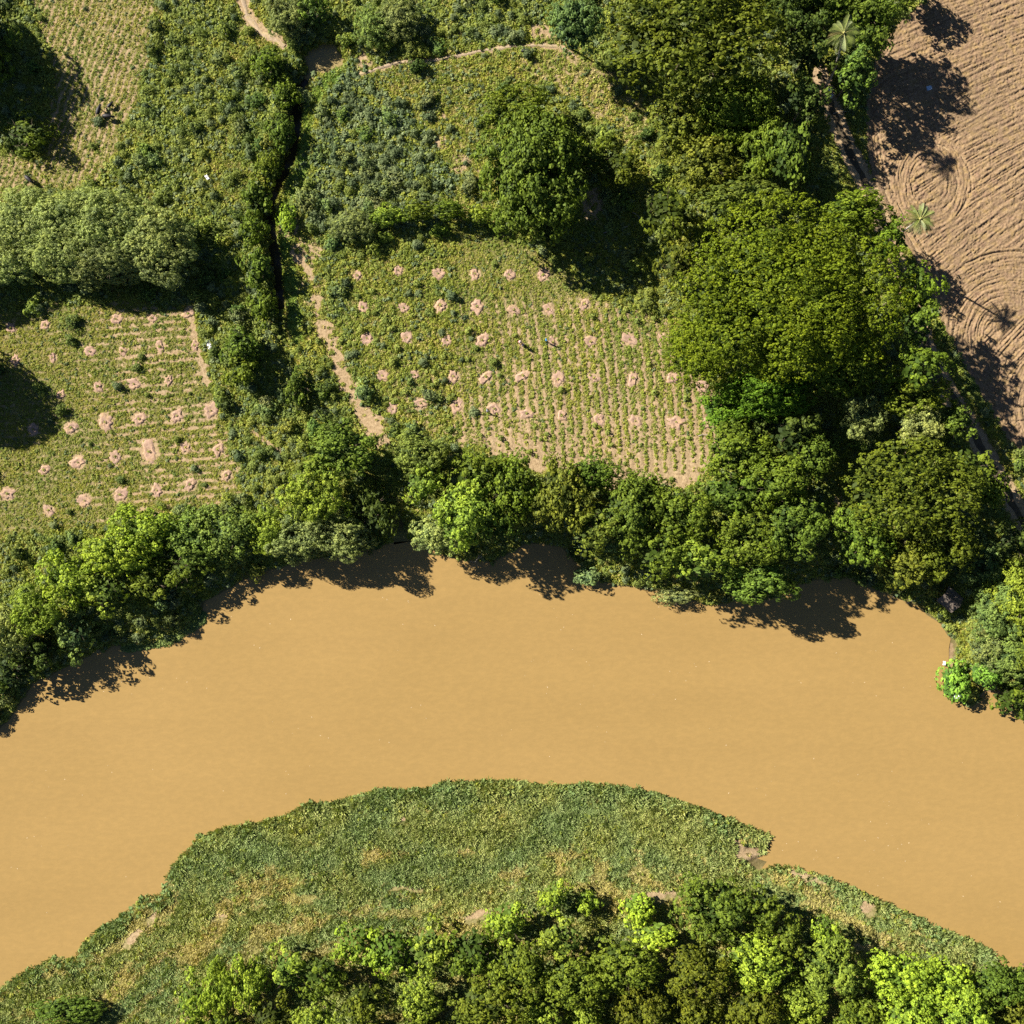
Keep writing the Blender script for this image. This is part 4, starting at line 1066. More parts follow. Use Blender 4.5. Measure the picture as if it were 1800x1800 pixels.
LAND_MARKS = [(566, 98, 'beside the small brown pool'), (430, 60, 'by the upper footpath'), (300, 60, 'in the weeds near the top edge'), (240, 150, 'next to the dry striped grass'), (340, 160, 'amid the weeds among the thin posts'),
    (450, 180, 'in the thicket west of the upper ditch'), (300, 260, 'in the weeds above the pale thicket'), (400, 300, 'in the weeds west of the ditch bend'), (180, 300, 'near the black cows on the grass edge'), (370, 400, 'at the right end of the pale thicket'),
    (420, 480, 'west of the middle ditch'), (400, 580, 'beside the white plastic scrap'), (440, 720, 'between the left plantation and the ditch end'), (600, 180, 'east of the upper ditch'), (700, 190, 'below the thin footpath'), (600, 280, 'on the lit east bank of the ditch'),
    (700, 290, 'in the grey-green weeds above the hedge'), (780, 240, 'at the pale grassy gap left of the tall tree'), (560, 370, 'beside the left end of the hedge'), (800, 330, 'just above the hedge'), (650, 50, 'right of the pool near the top edge'), (760, 50, 'above the middle of the thin footpath'),
    (880, 50, 'above the right end of the thin footpath'), (540, 560, 'between the ditch and the footpath'), (600, 720, 'at the lower end of the ditch footpath'), (480, 860, 'in the weeds left of the dark hollow'), (350, 900, 'below the last row of left plantation'),
    (120, 960, 'on the slope above the left river bank'), (30, 1000, 'at left edge above the river bank'), (250, 1080, 'on the shaded left river bank'), (680, 900, 'inside the dark hollow'), (1050, 350, 'in the deep shadow around fallen branches'), (1130, 200, 'on the dry clearing below the dark dome'),
    (1200, 300, 'in the lumpy thicket'), (1430, 180, 'beside the shaded dirt road near the top'), (1500, 300, 'between the shaded road and the ploughed field'), (1640, 580, 'at the lower edge of the ploughed field'), (1250, 800, 'at the right end of the curved sandy strip'),
    (1420, 880, 'in the river wood below the huge tree'), (1740, 960, 'in the shade right of the river wood'), (1700, 1100, 'beside the thatched shelter'), (1000, 960, 'at the water below the brownish trees')]
def ground_cover():
    # north side
    px, py = candidates(-90, 1890, -90, 1330, 3.0)
    x, y = W(px, py); z = land(x, y)
    b, dr, de, bu, n1 = zones(px, py)
    dn = line_dist(x, y, N_BANK_W); inr = in_poly(x, y, RIVER_W)
    dd = ditch_profile(x, y)
    ok = (~inr) & (z > WATER_Z + .12) & (rng.random(len(px)) < de * (1 - .55 * b)) & (dd < 2.0) & (np.hypot(px - POND[0], (py - POND[1]) * 1.3) > 36) & ~((px > 1700) & (px < 1880) & (py < 1000) & in_poly(px, py, FIELD))
    px, py, x, y, z, b, dr, bu = [q[ok] for q in (px, py, x, y, z, b, dr, bu)]
    r = rng.random(len(px)); r2 = rng.random(len(px))
    lush = fbm(px / 18, py / 18, 91)
    pick = np.where(r < dr * .62, 3 + (r2 * 2).astype(int), np.where(r < .5 + dr * .25, (r2 * 3).astype(int), 5 + (r2 * 3).astype(int)))
    small_bush = (rng.random(len(px)) < .05 + .22 * bu * lush * 1.6); pick = np.where(small_bush, 8 + (r2 * 2).astype(int), pick)
    dl = line_dist(px, py, EAST_BANK) + 8 * (lush - .5); pick = np.where((dl < 12) & (r < .8), 10 + (r2 * 2).astype(int), pick)
    gz_ = (px > 520) & (px < 850) & (py > 120) & (py < 400); gp = rng.random(len(px)); pick = np.where(small_bush & (gp < np.where(gz_, .85, .3)), 12 + (r2 * 2).astype(int), pick)
    s = rng.uniform(.7, 1.35, len(px)) * (0.85 + .5 * bu) * np.where(in_poly(px, py, PL) | in_poly(px, py, NWG) | (in_poly(px, py, PCN) & (px > 800)), .66, 1); sc = np.stack([s, s, s * rng.uniform(.7, 1.2, len(px))], 1)
    rot = np.stack([rng.uniform(-.2, .2, len(px)), rng.uniform(-.2, .2, len(px)), rng.uniform(0, 6.28, len(px))], 1)
    scatter('meadow_weeds', np.stack([x, y, z], 1), pick, rot, sc, K_GRASS + K_DRY + K_WEED + K_BUSHS + K_LUSH + K_GREYS, 'dense low weeds and grass covering the north side fields and banks')
    # south side
    px, py = candidates(-90, 1890, 1350, 1890, 3.2)
    x, y = W(px, py, -2); z = land(x, y); b, dr, de, bu, n1 = zones(px, py)
    ds = line_dist(x, y, S_BANK_W); inr = in_poly(x, y, RIVER_W)
    fray = 1.6 * (fbm(px / 7, py / 7, 55) - .5)
    ok = (((~inr) & (ds > fray - .2)) | (ds < fray * .9)) & (rng.random(len(px)) < de * (1 - .4 * b)) & (y < -40)
    px, py, x, y, z, dr, ds = [q[ok] for q in (px, py, x, y, z, dr, ds)]
    r = rng.random(len(px)); r2 = rng.random(len(px))
    streak = fbm(ds / 1.6, px / 90, 63); dr = dr * (.35 + 1.3 * sstep(.4, .7, streak)); pick = np.where(r < dr * 1.05 - .05, 4 + (r2 * 2).astype(int), (r2 * 4).astype(int))
    rim = (ds < -.6 + 5 * fbm(px / 26, py / 26, 7)); pick = np.where(rim & (r < .38), 6 + (r2 * 2).astype(int), pick)
    w_ = (rng.random(len(px)) < .02 + .10 * sstep(.5, .75, fbm(px / 10, py / 10, 77))); pick = np.where(w_, 8 + (r2 * 3).astype(int), pick)
    s = rng.uniform(.7, 1.3, len(px)) * (1 + .3 * rim); sc = np.stack([s, s, s * (0.3 + 2.4 * fbm(px / 12, py / 12, 33) ** 1.5)], 1)
    rot = np.stack([rng.uniform(-.2, .2, len(px)), rng.uniform(-.2, .2, len(px)), rng.uniform(0, 6.28, len(px))], 1)
    scatter('riverside_grass', np.stack([x, y, np.maximum(z, WATER_Z)], 1), pick, rot, sc, K_BANK + K_DRY + K_HYA + K_WEED, 'thick riverside grass on the south bank of the river')
    # floating weed mat at left bank and by the shelter
    px, py = candidates(210, 362, 1058, 1145, 2.6); d = line_dist(px, py, [(225, 1135), (262, 1128), (300, 1118), (330, 1100), (350, 1085)])
    ok = d < 9 + 5 * vnoise(px / 9, py / 9, 3); px, py = px[ok], py[ok]; x, y = W(px, py, -3)
    n = len(px); s = rng.uniform(.8, 1.4, n)
    scatter('water_weed', np.stack([x, y, np.full(n, WATER_Z + .02)], 1), rng.integers(0, 2, n), np.stack([0 * s, 0 * s, rng.uniform(0, 6.28, n)], 1), np.stack([s, s, s], 1), K_HYA, 'sunlit strip of green water weed along the left bank')
    # shrubs
    px, py = candidates(-60, 1860, -60, 1300, 13.5)
    x, y = W(px, py, .5); b, dr, de, bu, n1 = zones(px, py); inr = in_poly(x, y, RIVER_W); dn = line_dist(x, y, N_BANK_W)
    lush = fbm(px / 30, py / 30, 191)
    p = bu * (-.15 + 1.7 * lush)
    ok = (~inr) & (dn > .8) & (rng.random(len(px)) < p) & (ditch_profile(x, y) < 1.2) & (np.hypot(px - POND[0], (py - POND[1]) * 1.3) > 52)
    px, py, x, y, bu, lush = [q[ok] for q in (px, py, x, y, bu, lush)]
    z = land(x, y); s = rng.uniform(.35, 1.0, len(px)) ** 1.2 * (.55 + .75 * lush)
    hid = np.zeros(len(px), bool)
    for (X, Y, R) in TREE_XY: hid |= np.hypot(x - X, y - Y) < R * .8
    idx = np.argsort(-(s - hid * 9)); big = set(idx[:230].tolist())
    rest = np.array([i for i in range(len(px)) if i not in big])
    for i in sorted(big):
        g = ('left of the ditch' if px[i] < 490 and py[i] < 780 else 'between the ditch and the planted rows' if px[i] < 900 and py[i] < 450 and py[i] > 115 else 'beside the pool and footpath at the top' if py[i] <= 115 else
             'on the left bank slope above the river' if px[i] < 560 and py[i] >= 780 else 'along the ditch-side footpath' if px[i] < 720 else 'under and between the trees on the right')
        o = link('shrub', K_BUSHO[int(rng.integers(4))], None, (x[i], y[i], z[i] - .05)); k = float(s[i]) * 1.15
        o.scale = (k * random.uniform(.85, 1.2), k * random.uniform(.85, 1.2), k * random.uniform(.8, 1.25)); o.rotation_euler = (0, 0, random.uniform(0, 6.28))
        tone, cc = random.choice((('dark green', (0.075, 0.115, 0.035)), ('yellowish green', (0.185, 0.225, 0.05)), ('grey-green', (0.145, 0.185, 0.08)), ('mid green', (0.12, 0.17, 0.045))))
        o.color = (*[q * random.uniform(.9, 1.1) for q in cc], 1)
        if 520 < px[i] < 850 and 120 < py[i] < 400 and random.random() < .8: tone, cc = 'grey-green', (0.145, 0.185, 0.08)
        o.color = (*[q * random.uniform(.9, 1.1) for q in cc], 1)
        size = 'large' if s[i] > .85 else 'medium-sized'
        d9 = [(math.hypot(px[i] - a, py[i] - b), t) for a, b, t in LAND_MARKS]; mark = min(d9)[1]
        tag(o, f'{size} {tone} shrub {mark}', 'shrub', 'shrubs ' + mark)
    i = rest; n = len(i); sc = s[i]
    scatter('undergrowth', np.stack([x[i], y[i], z[i] - .05], 1), np.where(rng.random(n) < np.where((px[i] > 520) & (px[i] < 850) & (py[i] > 120) & (py[i] < 400), .85, .35), rng.integers(5, 8, n), rng.integers(0, 5, n)), np.stack([0 * sc, 0 * sc, rng.uniform(0, 6.28, n)], 1), np.stack([sc, sc, sc * rng.uniform(.8, 1.2, n)], 1), K_BUSHL + K_GREYL, 'undergrowth of small bushes in the weeds and under the trees')
    print('shrubs', len(px), 'rest', n)
ground_cover()

# ------------------------------------------------------------------ planting pits
def pit_mesh(R, seed):
    rd = random.Random(seed); n = 20; rings = [(0, .02), (.25, .02), (.5, .08), (.75, .13), (.95, .10), (1.15, .01), (1.3, -.1)]
    v = [(0, 0, .02)]; f = []
    wob = [1 + .2 * math.sin(2 * k / n * 6.28 + seed) + rd.uniform(-.34, .30) for k in range(n)]
    for j, (r, z) in enumerate(rings[1:]):
        for k in range(n):
            a = 2 * math.pi * k / n; q = 1 + (wob[k] - 1) * min(1, r * 1.2)
            v.append((math.cos(a) * r * R * q, math.sin(a) * r * R * q, z + .02 + (rd.uniform(-.07, .07) if 0 < j < 5 else 0)))
    for k in range(n): f.append((0, 1 + k, 1 + (k + 1) % n))
    for j in range(len(rings) - 2):
        for k in range(n): f.append((1 + j * n + k, 1 + (j + 1) * n + k, 1 + (j + 1) * n + (k + 1) % n, 1 + j * n + (k + 1) % n))
    me = bpy.data.meshes.new('soil_ring'); me.from_pydata(v, [], f); me.materials.append(M_PIT); me.polygons.foreach_set('use_smooth', [True] * len(f)); me.update(); return me
PITM = [pit_mesh(1.0, k) for k in range(6)]
def seedling_mesh(seed):
    random.seed(seed + 100)
    return leafy(16, .26, .5, .12, M_WEED, zmin=.1)
SEED = [seedling_mesh(k) for k in range(3)]
M_STAKE = plain('weathered_stake_wood', (0.33, 0.27, 0.20), .85)
sb = MB(); sb.tube([(0.12, 0, -.2), (.14, 0, .5), (.15, .02, .95)], [.025, .022, .02], 5); STAKE = sb.mesh('stake', [M_STAKE])
ordn = ['first', 'second', 'third', 'fourth', 'fifth', 'sixth', 'seventh', 'eighth', 'ninth', 'tenth', 'eleventh', 'twelfth', 'thirteenth', 'fourteenth', 'fifteenth', 'sixteenth', 'seventeenth', 'eighteenth']
for grp, r, c, a, b, rad in ALLP:
    rows = PITS_L if grp == 'L' else PITS_C
    rn = {0: 'top', len(rows) - 1: 'bottom'}.get(r, ordn[r])
    X, Y = W(a, b); root = empty('planting_pit', (X, Y, land1(X, Y)), random.uniform(0, 6.28))
    tag(root, f"{'largest ' if (a, b) == (262, 793) else ''}ring of dug soil, {ordn[c]} from left in {rn} row of {'left' if grp == 'L' else 'middle'} plantation", 'planting pit', 'dug planting pits in the left plantation' if grp == 'L' else 'dug planting pits in the middle plantation')
    p = link('soil_ring', random.choice(PITM), root); p.scale = (rad, rad * random.uniform(.8, 1.1), 1)
    q = link('seedling', random.choice(SEED), root); k = random.uniform(.6, 1.3); q.scale = (k, k, k)
    if random.random() < .5: link('stake', STAKE, root)

# young plants of the middle plantation: dark bushy plants standing in lines
K_YOUNG = [leafy(60, .42, .55, .13, M_BUSH) for _ in range(3)]
spots = [(592, 510), (598, 515), (655, 512), (692, 497), (739, 520), (760, 553), (686, 580), (636, 580), (692, 577), (726, 555), (700, 612), (780, 628), (763, 655), (762, 678), (768, 673), (721, 672), (742, 682), (695, 690), (774, 700), (790, 702), (713, 690), (824, 583), (822, 632), (734, 500), (865, 520),
         (878, 660), (940, 752), (961, 763), (951, 772), (1010, 682), (986, 685), (1068, 760), (1046, 748), (1075, 782), (1040, 556), (1100, 545), (1120, 565), (1150, 560), (1090, 560), (1140, 640), (1172, 640), (1150, 690), (1205, 700), (1130, 718), (1210, 770), (1180, 790), (790, 756), (880, 770), (845, 765), (930, 795), (1098, 815), (1150, 848), (1180, 842), (1090, 845), (560, 600), (600, 600), (645, 710), (640, 770), (905, 590)]
for i, (a, b) in enumerate(spots):
    X, Y = W(a, b); o = link('young_plant', K_YOUNG[i % 3], None, (X, Y, land1(X, Y))); k = random.uniform(.8, 1.5) * (1.25 if a < 850 else 1)
    o.scale = (k, k, k * 1.2); o.rotation_euler = (0, 0, random.uniform(0, 6.28))
    w_ = 'in the left part of the middle plantation' if a < 850 else 'among the planted rows of the middle plantation'
    q = min((p for p in ALLP if p[0] == 'C'), key=lambda p: math.hypot(p[3] - a, p[4] - b))
    side = 'left' if a < q[3] - 4 else 'right' if a > q[3] + 4 else 'above' if b < q[4] else 'below'
    tag(o, f"dark leafy plant {side + ' of' if side in ('left', 'right') else side} {ordn[q[2]]} soil ring in {({0: 'top', 4: 'bottom'}.get(q[1], ordn[q[1]]))} row, middle plantation", 'young plant', 'young plants ' + w_)

# short crop plants along the rows (uncountable)
def crop_rows():
    P = []
    for k in range(-6, 25):
        for py in np.arange(540, 832, 2.9):
            px = 862 + 8.1 + k * 16.2 + float(ROWS_DX(py)) + random.uniform(-2.2, 2.2)
            P.append((px, py + random.uniform(-1.5, 1.5)))
    P = np.array(P); px, py = P[:, 0], P[:, 1]
    ok = in_poly(px, py, PCN) & (rng.random(len(px)) < .4 + .4 * sstep(900, 1050, px)); px, py = px[ok], py[ok]
    for g, r, c, a, b, rad in ALLP:
        ok = np.hypot(px - a, py - b) > rad * 11; px, py = px[ok], py[ok]
    x, y = W(px, py); n = len(px); s = rng.uniform(.55, 1.1, n)
    scatter('row_crop', np.stack([x, y, land(x, y)], 1), rng.integers(0, 3, n), np.stack([0 * s, 0 * s, rng.uniform(0, 6.28, n)], 1), np.stack([s, s, s], 1), K_WEED, 'low green crop plants lined up in the sandy rows')
crop_rows()

# ------------------------------------------------------------------ people (skinned skeletons)
def skin_body(name, V, E, Rr, mats, pick, root, sub=1):
    me = bpy.data.meshes.new(name); me.from_pydata(V, E, [])
    for m in mats: me.materials.append(m)
    o = bpy.data.objects.new(name, me); COL.objects.link(o)
    md = o.modifiers.new('skin', 'SKIN'); md.use_smooth_shade = True
    for i, r in enumerate(Rr):
        me.skin_vertices[0].data[i].radius = (r, r) if not isinstance(r, tuple) else r
    me.skin_vertices[0].data[0].use_root = True
    s = o.modifiers.new('smooth', 'SUBSURF'); s.levels = sub; s.render_levels = sub
    dg = bpy.context.evaluated_depsgraph_get(); ev = o.evaluated_get(dg); m2 = bpy.data.meshes.new_from_object(ev)
    o.modifiers.clear(); o.data = m2
    for p in m2.polygons: p.material_index = pick(p.center); p.use_smooth = True
    o.parent = root
    return o

M_SKIN = plain('skin', (0.30, 0.17, 0.10), .6, .1); M_HAIR = plain('black_hair', (0.02, 0.017, 0.015), .6, .2)
def cloth(nm, c): return plain(nm, c, .85, .2, 8)
def person(px, py, face, shirt, trousers, label, bend=0.0, hat=None, crouch=False):
    X, Y = W(px, py); root = empty('person', (X, Y, land1(X, Y) + .02), face); tag(root, label, 'person')
    hip = .52 if crouch else .92; lean = bend
    def up(t, y=0): return (math.sin(lean) * t, y, hip + math.cos(lean) * t)
    V = [(0, 0, hip)]; E = []; R = [(.15, .12)]
    def add(p, q, r): V.append(q); R.append(r); E.append((p, len(V) - 1)); return len(V) - 1
    sp = add(0, up(.22), (.14, .11)); ch = add(sp, up(.42), (.16, .12)); nk = add(ch, up(.56), .055)
    h0 = up(.66); hd = add(nk, (h0[0] + .02, 0, h0[2]), .085); h1 = up(.78); ht = add(hd, (h1[0] + .01, 0, h1[2]), .095); 
    nose = None
    for s in (-1, 1):
        sh = add(ch, up(.47, s * .19), .06)
        e = (up(.24)[0] + .10 + .25 * math.sin(lean), s * .27, up(.24)[2] - .05 - .12 * math.sin(lean)); el = add(sh, e, .045)
        w = (e[0] + .20, s * .24, e[2] - .14); wr = add(el, w, .032); pm = add(wr, (w[0] + .06, s * .24, w[2] - .05), .03)
        for k in range(5):
            a = (k - 2) * .022; l = (.05, .075, .085, .078, .06)[k]
            if k == 0: f1 = add(wr, (w[0] + .05, s * .195, w[2] - .03), .011)
            else: f1 = add(pm, (w[0] + .06 + l * .6, s * .24 + a, w[2] - .06 - l * .4), .010)
            add(f1, (V[f1][0] + l * .35, V[f1][1], V[f1][2] - l * .5), .009)
        if crouch:
            hp = add(0, (.0, s * .10, hip - .03), .09); kn = add(hp, (.38, s * .16, hip - .02), .065); an = add(kn, (.12, s * .15, .08), .045)
        else:
            hp = add(0, (0, s * .10, hip - .06), .09); kn = add(hp, (.05 * s + .03, s * .11, .48), .06); an = add(kn, (.06 * s - .02, s * .12, .08), .042)
        add(an, (V[an][0] + .16, s * .13, .04), .035)
    zt = hip - .02
    def pick(c):
        # shirt, trousers, skin, hair by where the face lies on the body
        u = (c.x * math.sin(lean) + (c.z - hip) * math.cos(lean))
        if abs(c.y) < .16 and u > .60: return 2
        if c.z < .12: return 2
        if crouch: leg = (c.z < hip + .06 and u < .10)
        else: leg = c.z < zt + .05
        if abs(c.y) > .2 and u < .2 and c.x > .16: return 2
        return 1 if leg else 0
    skin_body('body', V, E, R, [shirt, trousers, M_SKIN], pick, root, 1)
    hc = Vector(V[ht]) + Vector((-.02, 0, .03)); mb = MB()
    mb.tube([hc + Vector((0, 0, -.08)), hc + Vector((0, 0, .0)), hc + Vector((0, 0, .06)), hc + Vector((0, 0, .10))], [.10, .112, .085, .02], 10)
    link('hair', mb.mesh('hair', [M_HAIR]), root)
    if hat:
        mb = MB(); mb.tube([hc + Vector((0, 0, .02)), hc + Vector((0, 0, .04)), hc + Vector((0, 0, .09)), hc + Vector((0, 0, .17)), hc + Vector((0, 0, .18))], [.27, .26, .13, .10, .02], 14)
        link('hat', mb.mesh('hat', [hat]), root)
    for s in (-1, 1):
        mb = MB(); c = Vector(V[hd]) + Vector((.085, s * .035, .045)); mb.tube([c, c + Vector((.012, 0, 0))], [.012, .006], 6); link('eye', mb.mesh('eye', [M_HAIR]), root)
    return root
STRAWHAT = plain('straw_hat', (0.55, 0.43, 0.25), .8, .15, 20)
person(959, 600, 0.5, cloth('blue_shirt', (0.06, 0.28, 0.60)), cloth('brown_trousers', (0.10, 0.07, 0.06)), 'person in a bright blue shirt standing in the planted rows', .25)
person(911, 601, -0.6, cloth('red_shirt', (0.42, 0.05, 0.06)), cloth('dark_trousers', (0.05, 0.05, 0.06)), 'person in a red shirt crouching beside another person in the rows', .5, cloth('pale_hat_cloth', (.5, .38, .34)), True)
person(920, 609, 2.2, cloth('grey_violet_shirt', (0.14, 0.12, 0.18)), cloth('black_trousers', (0.03, 0.03, 0.04)), 'person in dark grey clothes standing right behind the red shirted one', .15)
person(856, 724, 0.8, cloth('light_grey_shirt', (0.30, 0.30, 0.36)), cloth('navy_trousers', (0.04, 0.04, 0.07)), 'person in a light grey shirt at the lower edge of the rows', .35)

# ------------------------------------------------------------------ cattle
M_HIDE = plain('black_hide', (0.022, 0.02, 0.024), .55, .3, 4); M_HORN = plain('horn', (0.25, 0.22, 0.18), .5)
def cow(px, py, face, label, head_down=True, k=1.0):
    X, Y = W(px, py); root = empty('cow', (X, Y, land1(X, Y) + .01), face); root.scale = (k, k, k); tag(root, label, 'cow')
    V = [(-.45, 0, 1.02)]; R = [(.30, .30)]; E = []
    def add(p, q, r): V.append(q); R.append(r); E.append((p, len(V) - 1)); return len(V) - 1
    belly = add(0, (0, 0, .95), (.36, .38)); ch = add(belly, (.45, 0, .98), (.30, .36)); nk = add(ch, (.80, 0, 1.0 if head_down else 1.25), .19)
    hd = add(nk, (1.08, .08, .72 if head_down else 1.38), .14); add(hd, (1.28, .12, .48 if head_down else 1.28), .085)
    tl = add(0, (-.80, 0, 1.0), .07); t2 = add(tl, (-.90, .03, .7), .03); add(t2, (-.88, .05, .42), .04)
    for s in (-1, 1):
        a = add(ch, (.42, s * .20, .78), .13); b = add(a, (.44, s * .20, .42), .07); c = add(b, (.42, s * .20, .12), .05); add(c, (.46, s * .20, .04), .06)
        a = add(0, (-.50, s * .20, .80), .16); b = add(a, (-.36, s * .21, .60), .10); c = add(b, (-.56, s * .21, .40), .065); d = add(c, (-.54, s * .21, .12), .05); add(d, (-.50, s * .21, .04), .06)
        e = add(hd, (V[hd][0] - .05, V[hd][1] + s * .16, V[hd][2] + .07), .04); add(e, (V[hd][0] - .06, V[hd][1] + s * .28, V[hd][2] + .05), .03)
    skin_body('body', V, E, R, [M_HIDE], lambda c: 0, root, 1)
    for s in (-1, 1):
        h = Vector(V[hd]) + Vector((0, 0, .1)); mb = MB(); mb.tube([h + Vector((0, s * .07, 0)), h + Vector((-.02, s * .22, .08)), h + Vector((-.10, s * .30, .22))], [.04, .03, .01], 6)
        link('horn', mb.mesh('horn', [M_HORN]), root)
cow(177, 198, 1.2, 'black cow at left of the pair in the dry grass')
cow(192, 208, -0.1, 'black cow grazing just below and right of the first one')
cow(196, 188, 0.8, 'dark calf above the pair of black cows', True, .72)
cow(54, 317, -0.75, 'lone black cow above the pale feathery thicket')
cow(921, 92, 0.2, 'small dark calf below the thin footpath near the top', True, .62)

# ------------------------------------------------------------------ small structures and litter
M_THATCH = plain('grey_thatch', (0.13, 0.105, 0.085), .95, .4, 6, .6)
def shelter():
    X, Y = W(1662, 1052, -1); gz = land1(X, Y); root = empty('thatched_shelter', (X, Y, gz), -.7); tag(root, 'small thatched shelter under the trees at the right bank', 'shelter')
    for sx in (-1.1, 1.1):
        for sy in (-.9, .9):
            mb = MB(); mb.tube([(sx, sy, -.4), (sx, sy, 2.2)], [.06, .05], 6); link('post', mb.mesh('post', [M_PALE]), root)
    for s in (-1, 1):
        v = []; f = []; nx, ny = 12, 7
        for th in (0, .12):
            for j in range(ny + 1):
                for i in range(nx + 1):
                    t = j / ny; v.append(((i / nx - .5) * 3.4, s * (.02 + t * 1.6 + (random.uniform(-.06, .1) if j == ny else 0)), 3.0 - t * .95 - th + random.uniform(-.03, .03)))
        m = (nx + 1) * (ny + 1)
        for j in range(ny):
            for i in range(nx):
                a = j * (nx + 1) + i; f.append((a, a + 1, a + nx + 2, a + nx + 1)); f.append((m + a, m + a + nx + 1, m + a + nx + 2, m + a + 1))
        for i in range(nx): a = ny * (nx + 1) + i; f.append((a, a + 1, m + a + 1, m + a))
        me = bpy.data.meshes.new('roof_slope'); me.from_pydata(v, [], f); me.materials.append(M_THATCH); me.update(); link('roof_slope', me, root)
    mb = MB(); mb.tube([(-1.75, 0, 3.02), (1.75, 0, 3.02)], .12, 7); link('ridge', mb.mesh('ridge', [M_THATCH]), root)
shelter()
def pole(p0, p1, r, label, name='pole', mat=M_PALE, z0=WATER_Z - .4, z1=-1.6, cat='pole', group=None):
    a = W(*p0, WATER_Z); b = W(*p1, WATER_Z); mb = MB(); c = Vector((a[0], a[1], 0))
    pts = [Vector((0, 0, z0)), Vector(((b[0] - a[0]) * .5, (b[1] - a[1]) * .5 + .05, (z0 + z1) / 2 + .05)), Vector((b[0] - a[0], b[1] - a[1], z1))]
    mb.tube([q - Vector((0, 0, z0)) for q in pts], [r, r * .85, r * .6], 7)
    o = link(name, mb.mesh(name, [mat]), None, (a[0], a[1], z0)); tag(o, label, cat, group)
pole((1594, 1061), (1638, 1030), .07, 'long pale bamboo pole slanting from the water to the shelter', z0=WATER_Z - .05, z1=-1.3)
pole((1569, 1050), (1588, 1034), .06, 'shorter pale pole left of the long bamboo pole', z0=WATER_Z - .05, z1=-1.9)
for i, (a, b, h, lb) in enumerate([(284, 42, 1.5, 'weathered post with white top near the top edge'), (355, 36, 1.8, 'grey post left of the upper footpath'), (295, 83, 2.2, 'tall leaning pale post in the weeds with a long shadow'), (386, 184, 1.2, 'short whitish post left of the ditch'), (400, 66, 1.5, 'dark post below the upper footpath'), (305, 208, 1.0, 'short grey post in the middle of weeds')]):
    X, Y = W(a, b); mb = MB(); mb.tube([(0, 0, -.2), (.06, -.04, h * .5), (.15, -.1, h)], [.08, .07, .055], 7)
    tag(link('fence_post', mb.mesh('fence_post', [M_PALE]), None, (X, Y, land1(X, Y))), lb, 'post')

def sheet(px, py, sx, sy, mat, label, name='plastic_sheet', z=None, lift=.12):
    X, Y = W(px, py); n = 9; v = []; f = []
    for j in range(n):
        for i in range(n):
            u, w = i / (n - 1) - .5, j / (n - 1) - .5
            v.append((u * sx * (1 + random.uniform(-.12, .12)), w * sy * (1 + random.uniform(-.12, .12)), lift + random.uniform(0, .16)))
    for j in range(n - 1):
        for i in range(n - 1): a = j * n + i; f.append((a, a + 1, a + n + 1, a + n))
    me = bpy.data.meshes.new(name); me.from_pydata(v, [], f); me.materials.append(mat); me.update()
    o = link(name, me, None, (X, Y, land1(X, Y) if z is None else z)); o.rotation_euler = (0, 0, random.uniform(0, 3)); tag(o, label, 'litter')
M_WHITE = plain('white_plastic', (0.75, 0.74, 0.76), .4, .1); M_BLUEW = plain('pale_blue_plastic', (0.45, 0.6, 0.75), .4, .1)
sheet(368, 604, .9, .7, M_WHITE, 'crumpled white plastic beside the right edge of the left plantation', lift=.35)
sheet(370, 612, .5, .7, M_WHITE, 'smaller white plastic scrap just below the larger crumpled one', lift=.35)
sheet(1632, 156, .7, .9, M_BLUEW, 'pale blue plastic scrap in the shade on ploughed field', lift=.25)
sheet(1457, 158, .9, .5, M_BLUEW, 'pale plastic sheet beside the shaded dirt road')
sheet(1461, 170, .4, .8, M_WHITE, 'narrow white scrap just below the pale roadside sheet')
sheet(1684, 1224, .8, 1.2, M_WHITE, 'white plastic caught in the bright bush in the river', z=WATER_Z + .3, lift=2.6)
sheet(1672, 1170, .7, .5, M_WHITE, 'white litter at the waterline above the bright bush', z=WATER_Z + .2)
sheet(366, 314, .9, .5, M_WHITE, 'white scrap in the weeds left of the ditch', lift=.6)

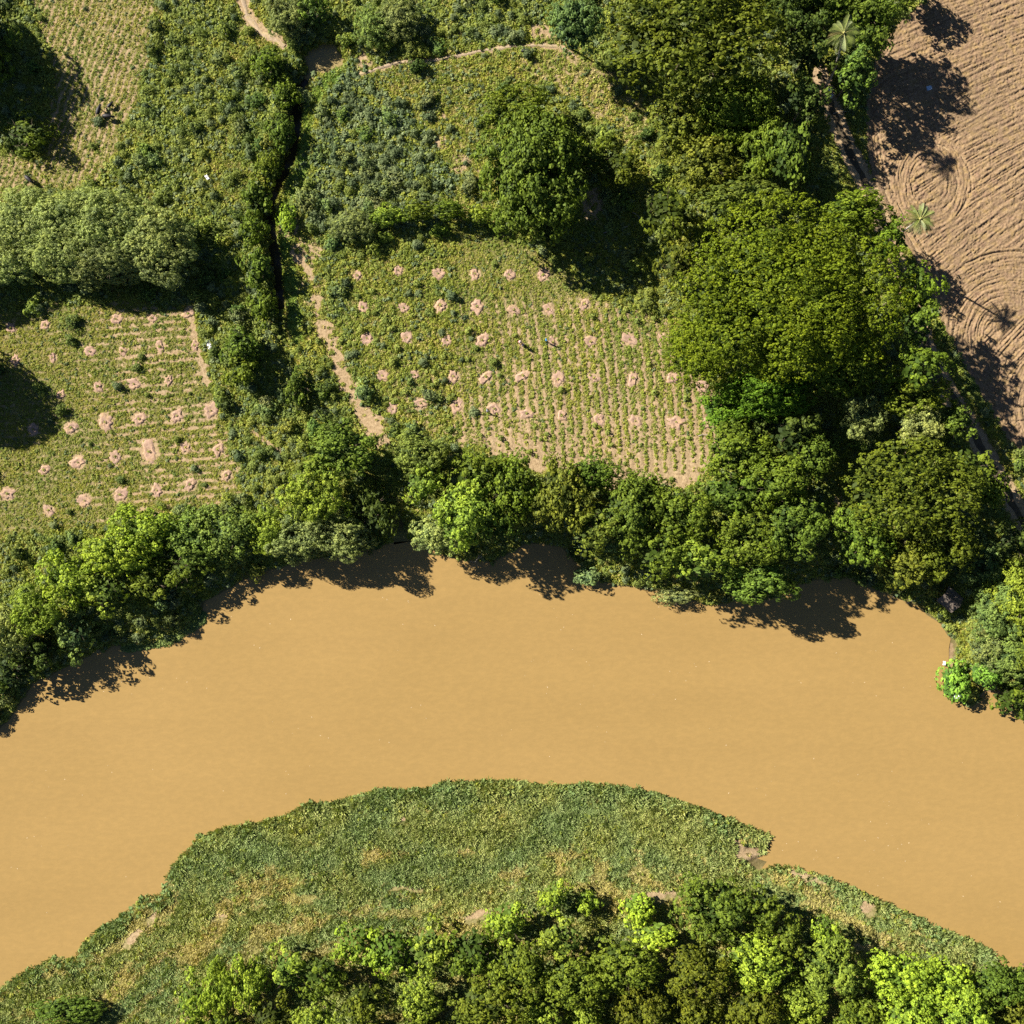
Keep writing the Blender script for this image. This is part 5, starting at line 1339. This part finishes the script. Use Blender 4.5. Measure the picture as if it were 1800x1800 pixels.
def log(px, py, L, az, r, label, dz=.2):
    X, Y = W(px, py); mb = MB(); rd = random.Random(px)
    P = [Vector((math.cos(az) * (t - .5) * L, math.sin(az) * (t - .5) * L + .12 * math.sin(t * 5), dz + .1 * math.sin(t * 4))) for t in (0, .25, .5, .75, 1)]
    mb.tube(P, [r, r * .9, r * .8, r * .6, r * .3], 7)
    for k in range(3):
        p = P[1 + k]; a2 = az + rd.choice((-1, 1)) * rd.uniform(.5, 1); mb.tube([p, p + Vector((math.cos(a2) * L * .15, math.sin(a2) * L * .15, .2))], [r * .4, r * .15], 5)
    tag(link('fallen_branch', mb.mesh('fallen_branch', [M_PALE]), None, (X, Y, land1(X, Y))), label, 'fallen branch')
log(1090, 402, 6.5, .28, .13, 'long pale fallen branch in the deep shadow')
log(1075, 372, 3.0, -.1, .09, 'short pale fallen branch above the long one')
log(1120, 380, 2.2, -.6, .08, 'small fallen branch right of the long pale one')
log(1480, 198, 3.2, .15, .08, 'pale fallen branch on the shaded dirt road')
log(1240, 765, 0.1 + 2.5, .1, .06, 'thin dry branch at right end of the planted rows')

# drift flecks on the river
def flecks():
    n = 260; px = rng.uniform(-20, 1820, n * 3); py = rng.uniform(980, 1700, n * 3); x, y = W(px, py, -3)
    ok = in_poly(x, y, RIVER_W) & (np.minimum(line_dist(x, y, N_BANK_W), line_dist(x, y, S_BANK_W)) > 2) & (fbm(px / 90, py / 60, 5) > .52); x, y = x[ok][:n], y[ok][:n]; n = len(x)
    s = rng.uniform(.03, .10, n); a = rng.uniform(0, 6.28, n); v = []
    for k in range(4):
        t = a + k * np.pi / 2; v.append(np.stack([x + np.cos(t) * s * (1.6 if k % 2 else .7), y + np.sin(t) * s * (1.6 if k % 2 else .7), np.full(n, WATER_Z + .015)], 1))
    me = mesh_np('drift_flecks', np.stack(v, 1).reshape(-1, 3), np.arange(4 * n).reshape(n, 4), [plain('pale_drift', (0.62, 0.48, 0.30), .7)])
    tag(link('drift_flecks', me), 'pale flecks of foam and leaves drifting on the river', kind='stuff')
flecks()
def tell_apart():
    by = {}
    for o in SC.objects:
        if o.parent is None and o.get('label') and o.get('kind') is None: by.setdefault(o['label'], []).append(o)
    for lb, os_ in by.items():
        if 1 < len(os_) <= 18:
            os_.sort(key=lambda o: o.location.x)
            for k, o in enumerate(os_): o['label'] = f"{lb}, {ordn[k]} from left"
tell_apart()
print('objects', len(SC.objects))
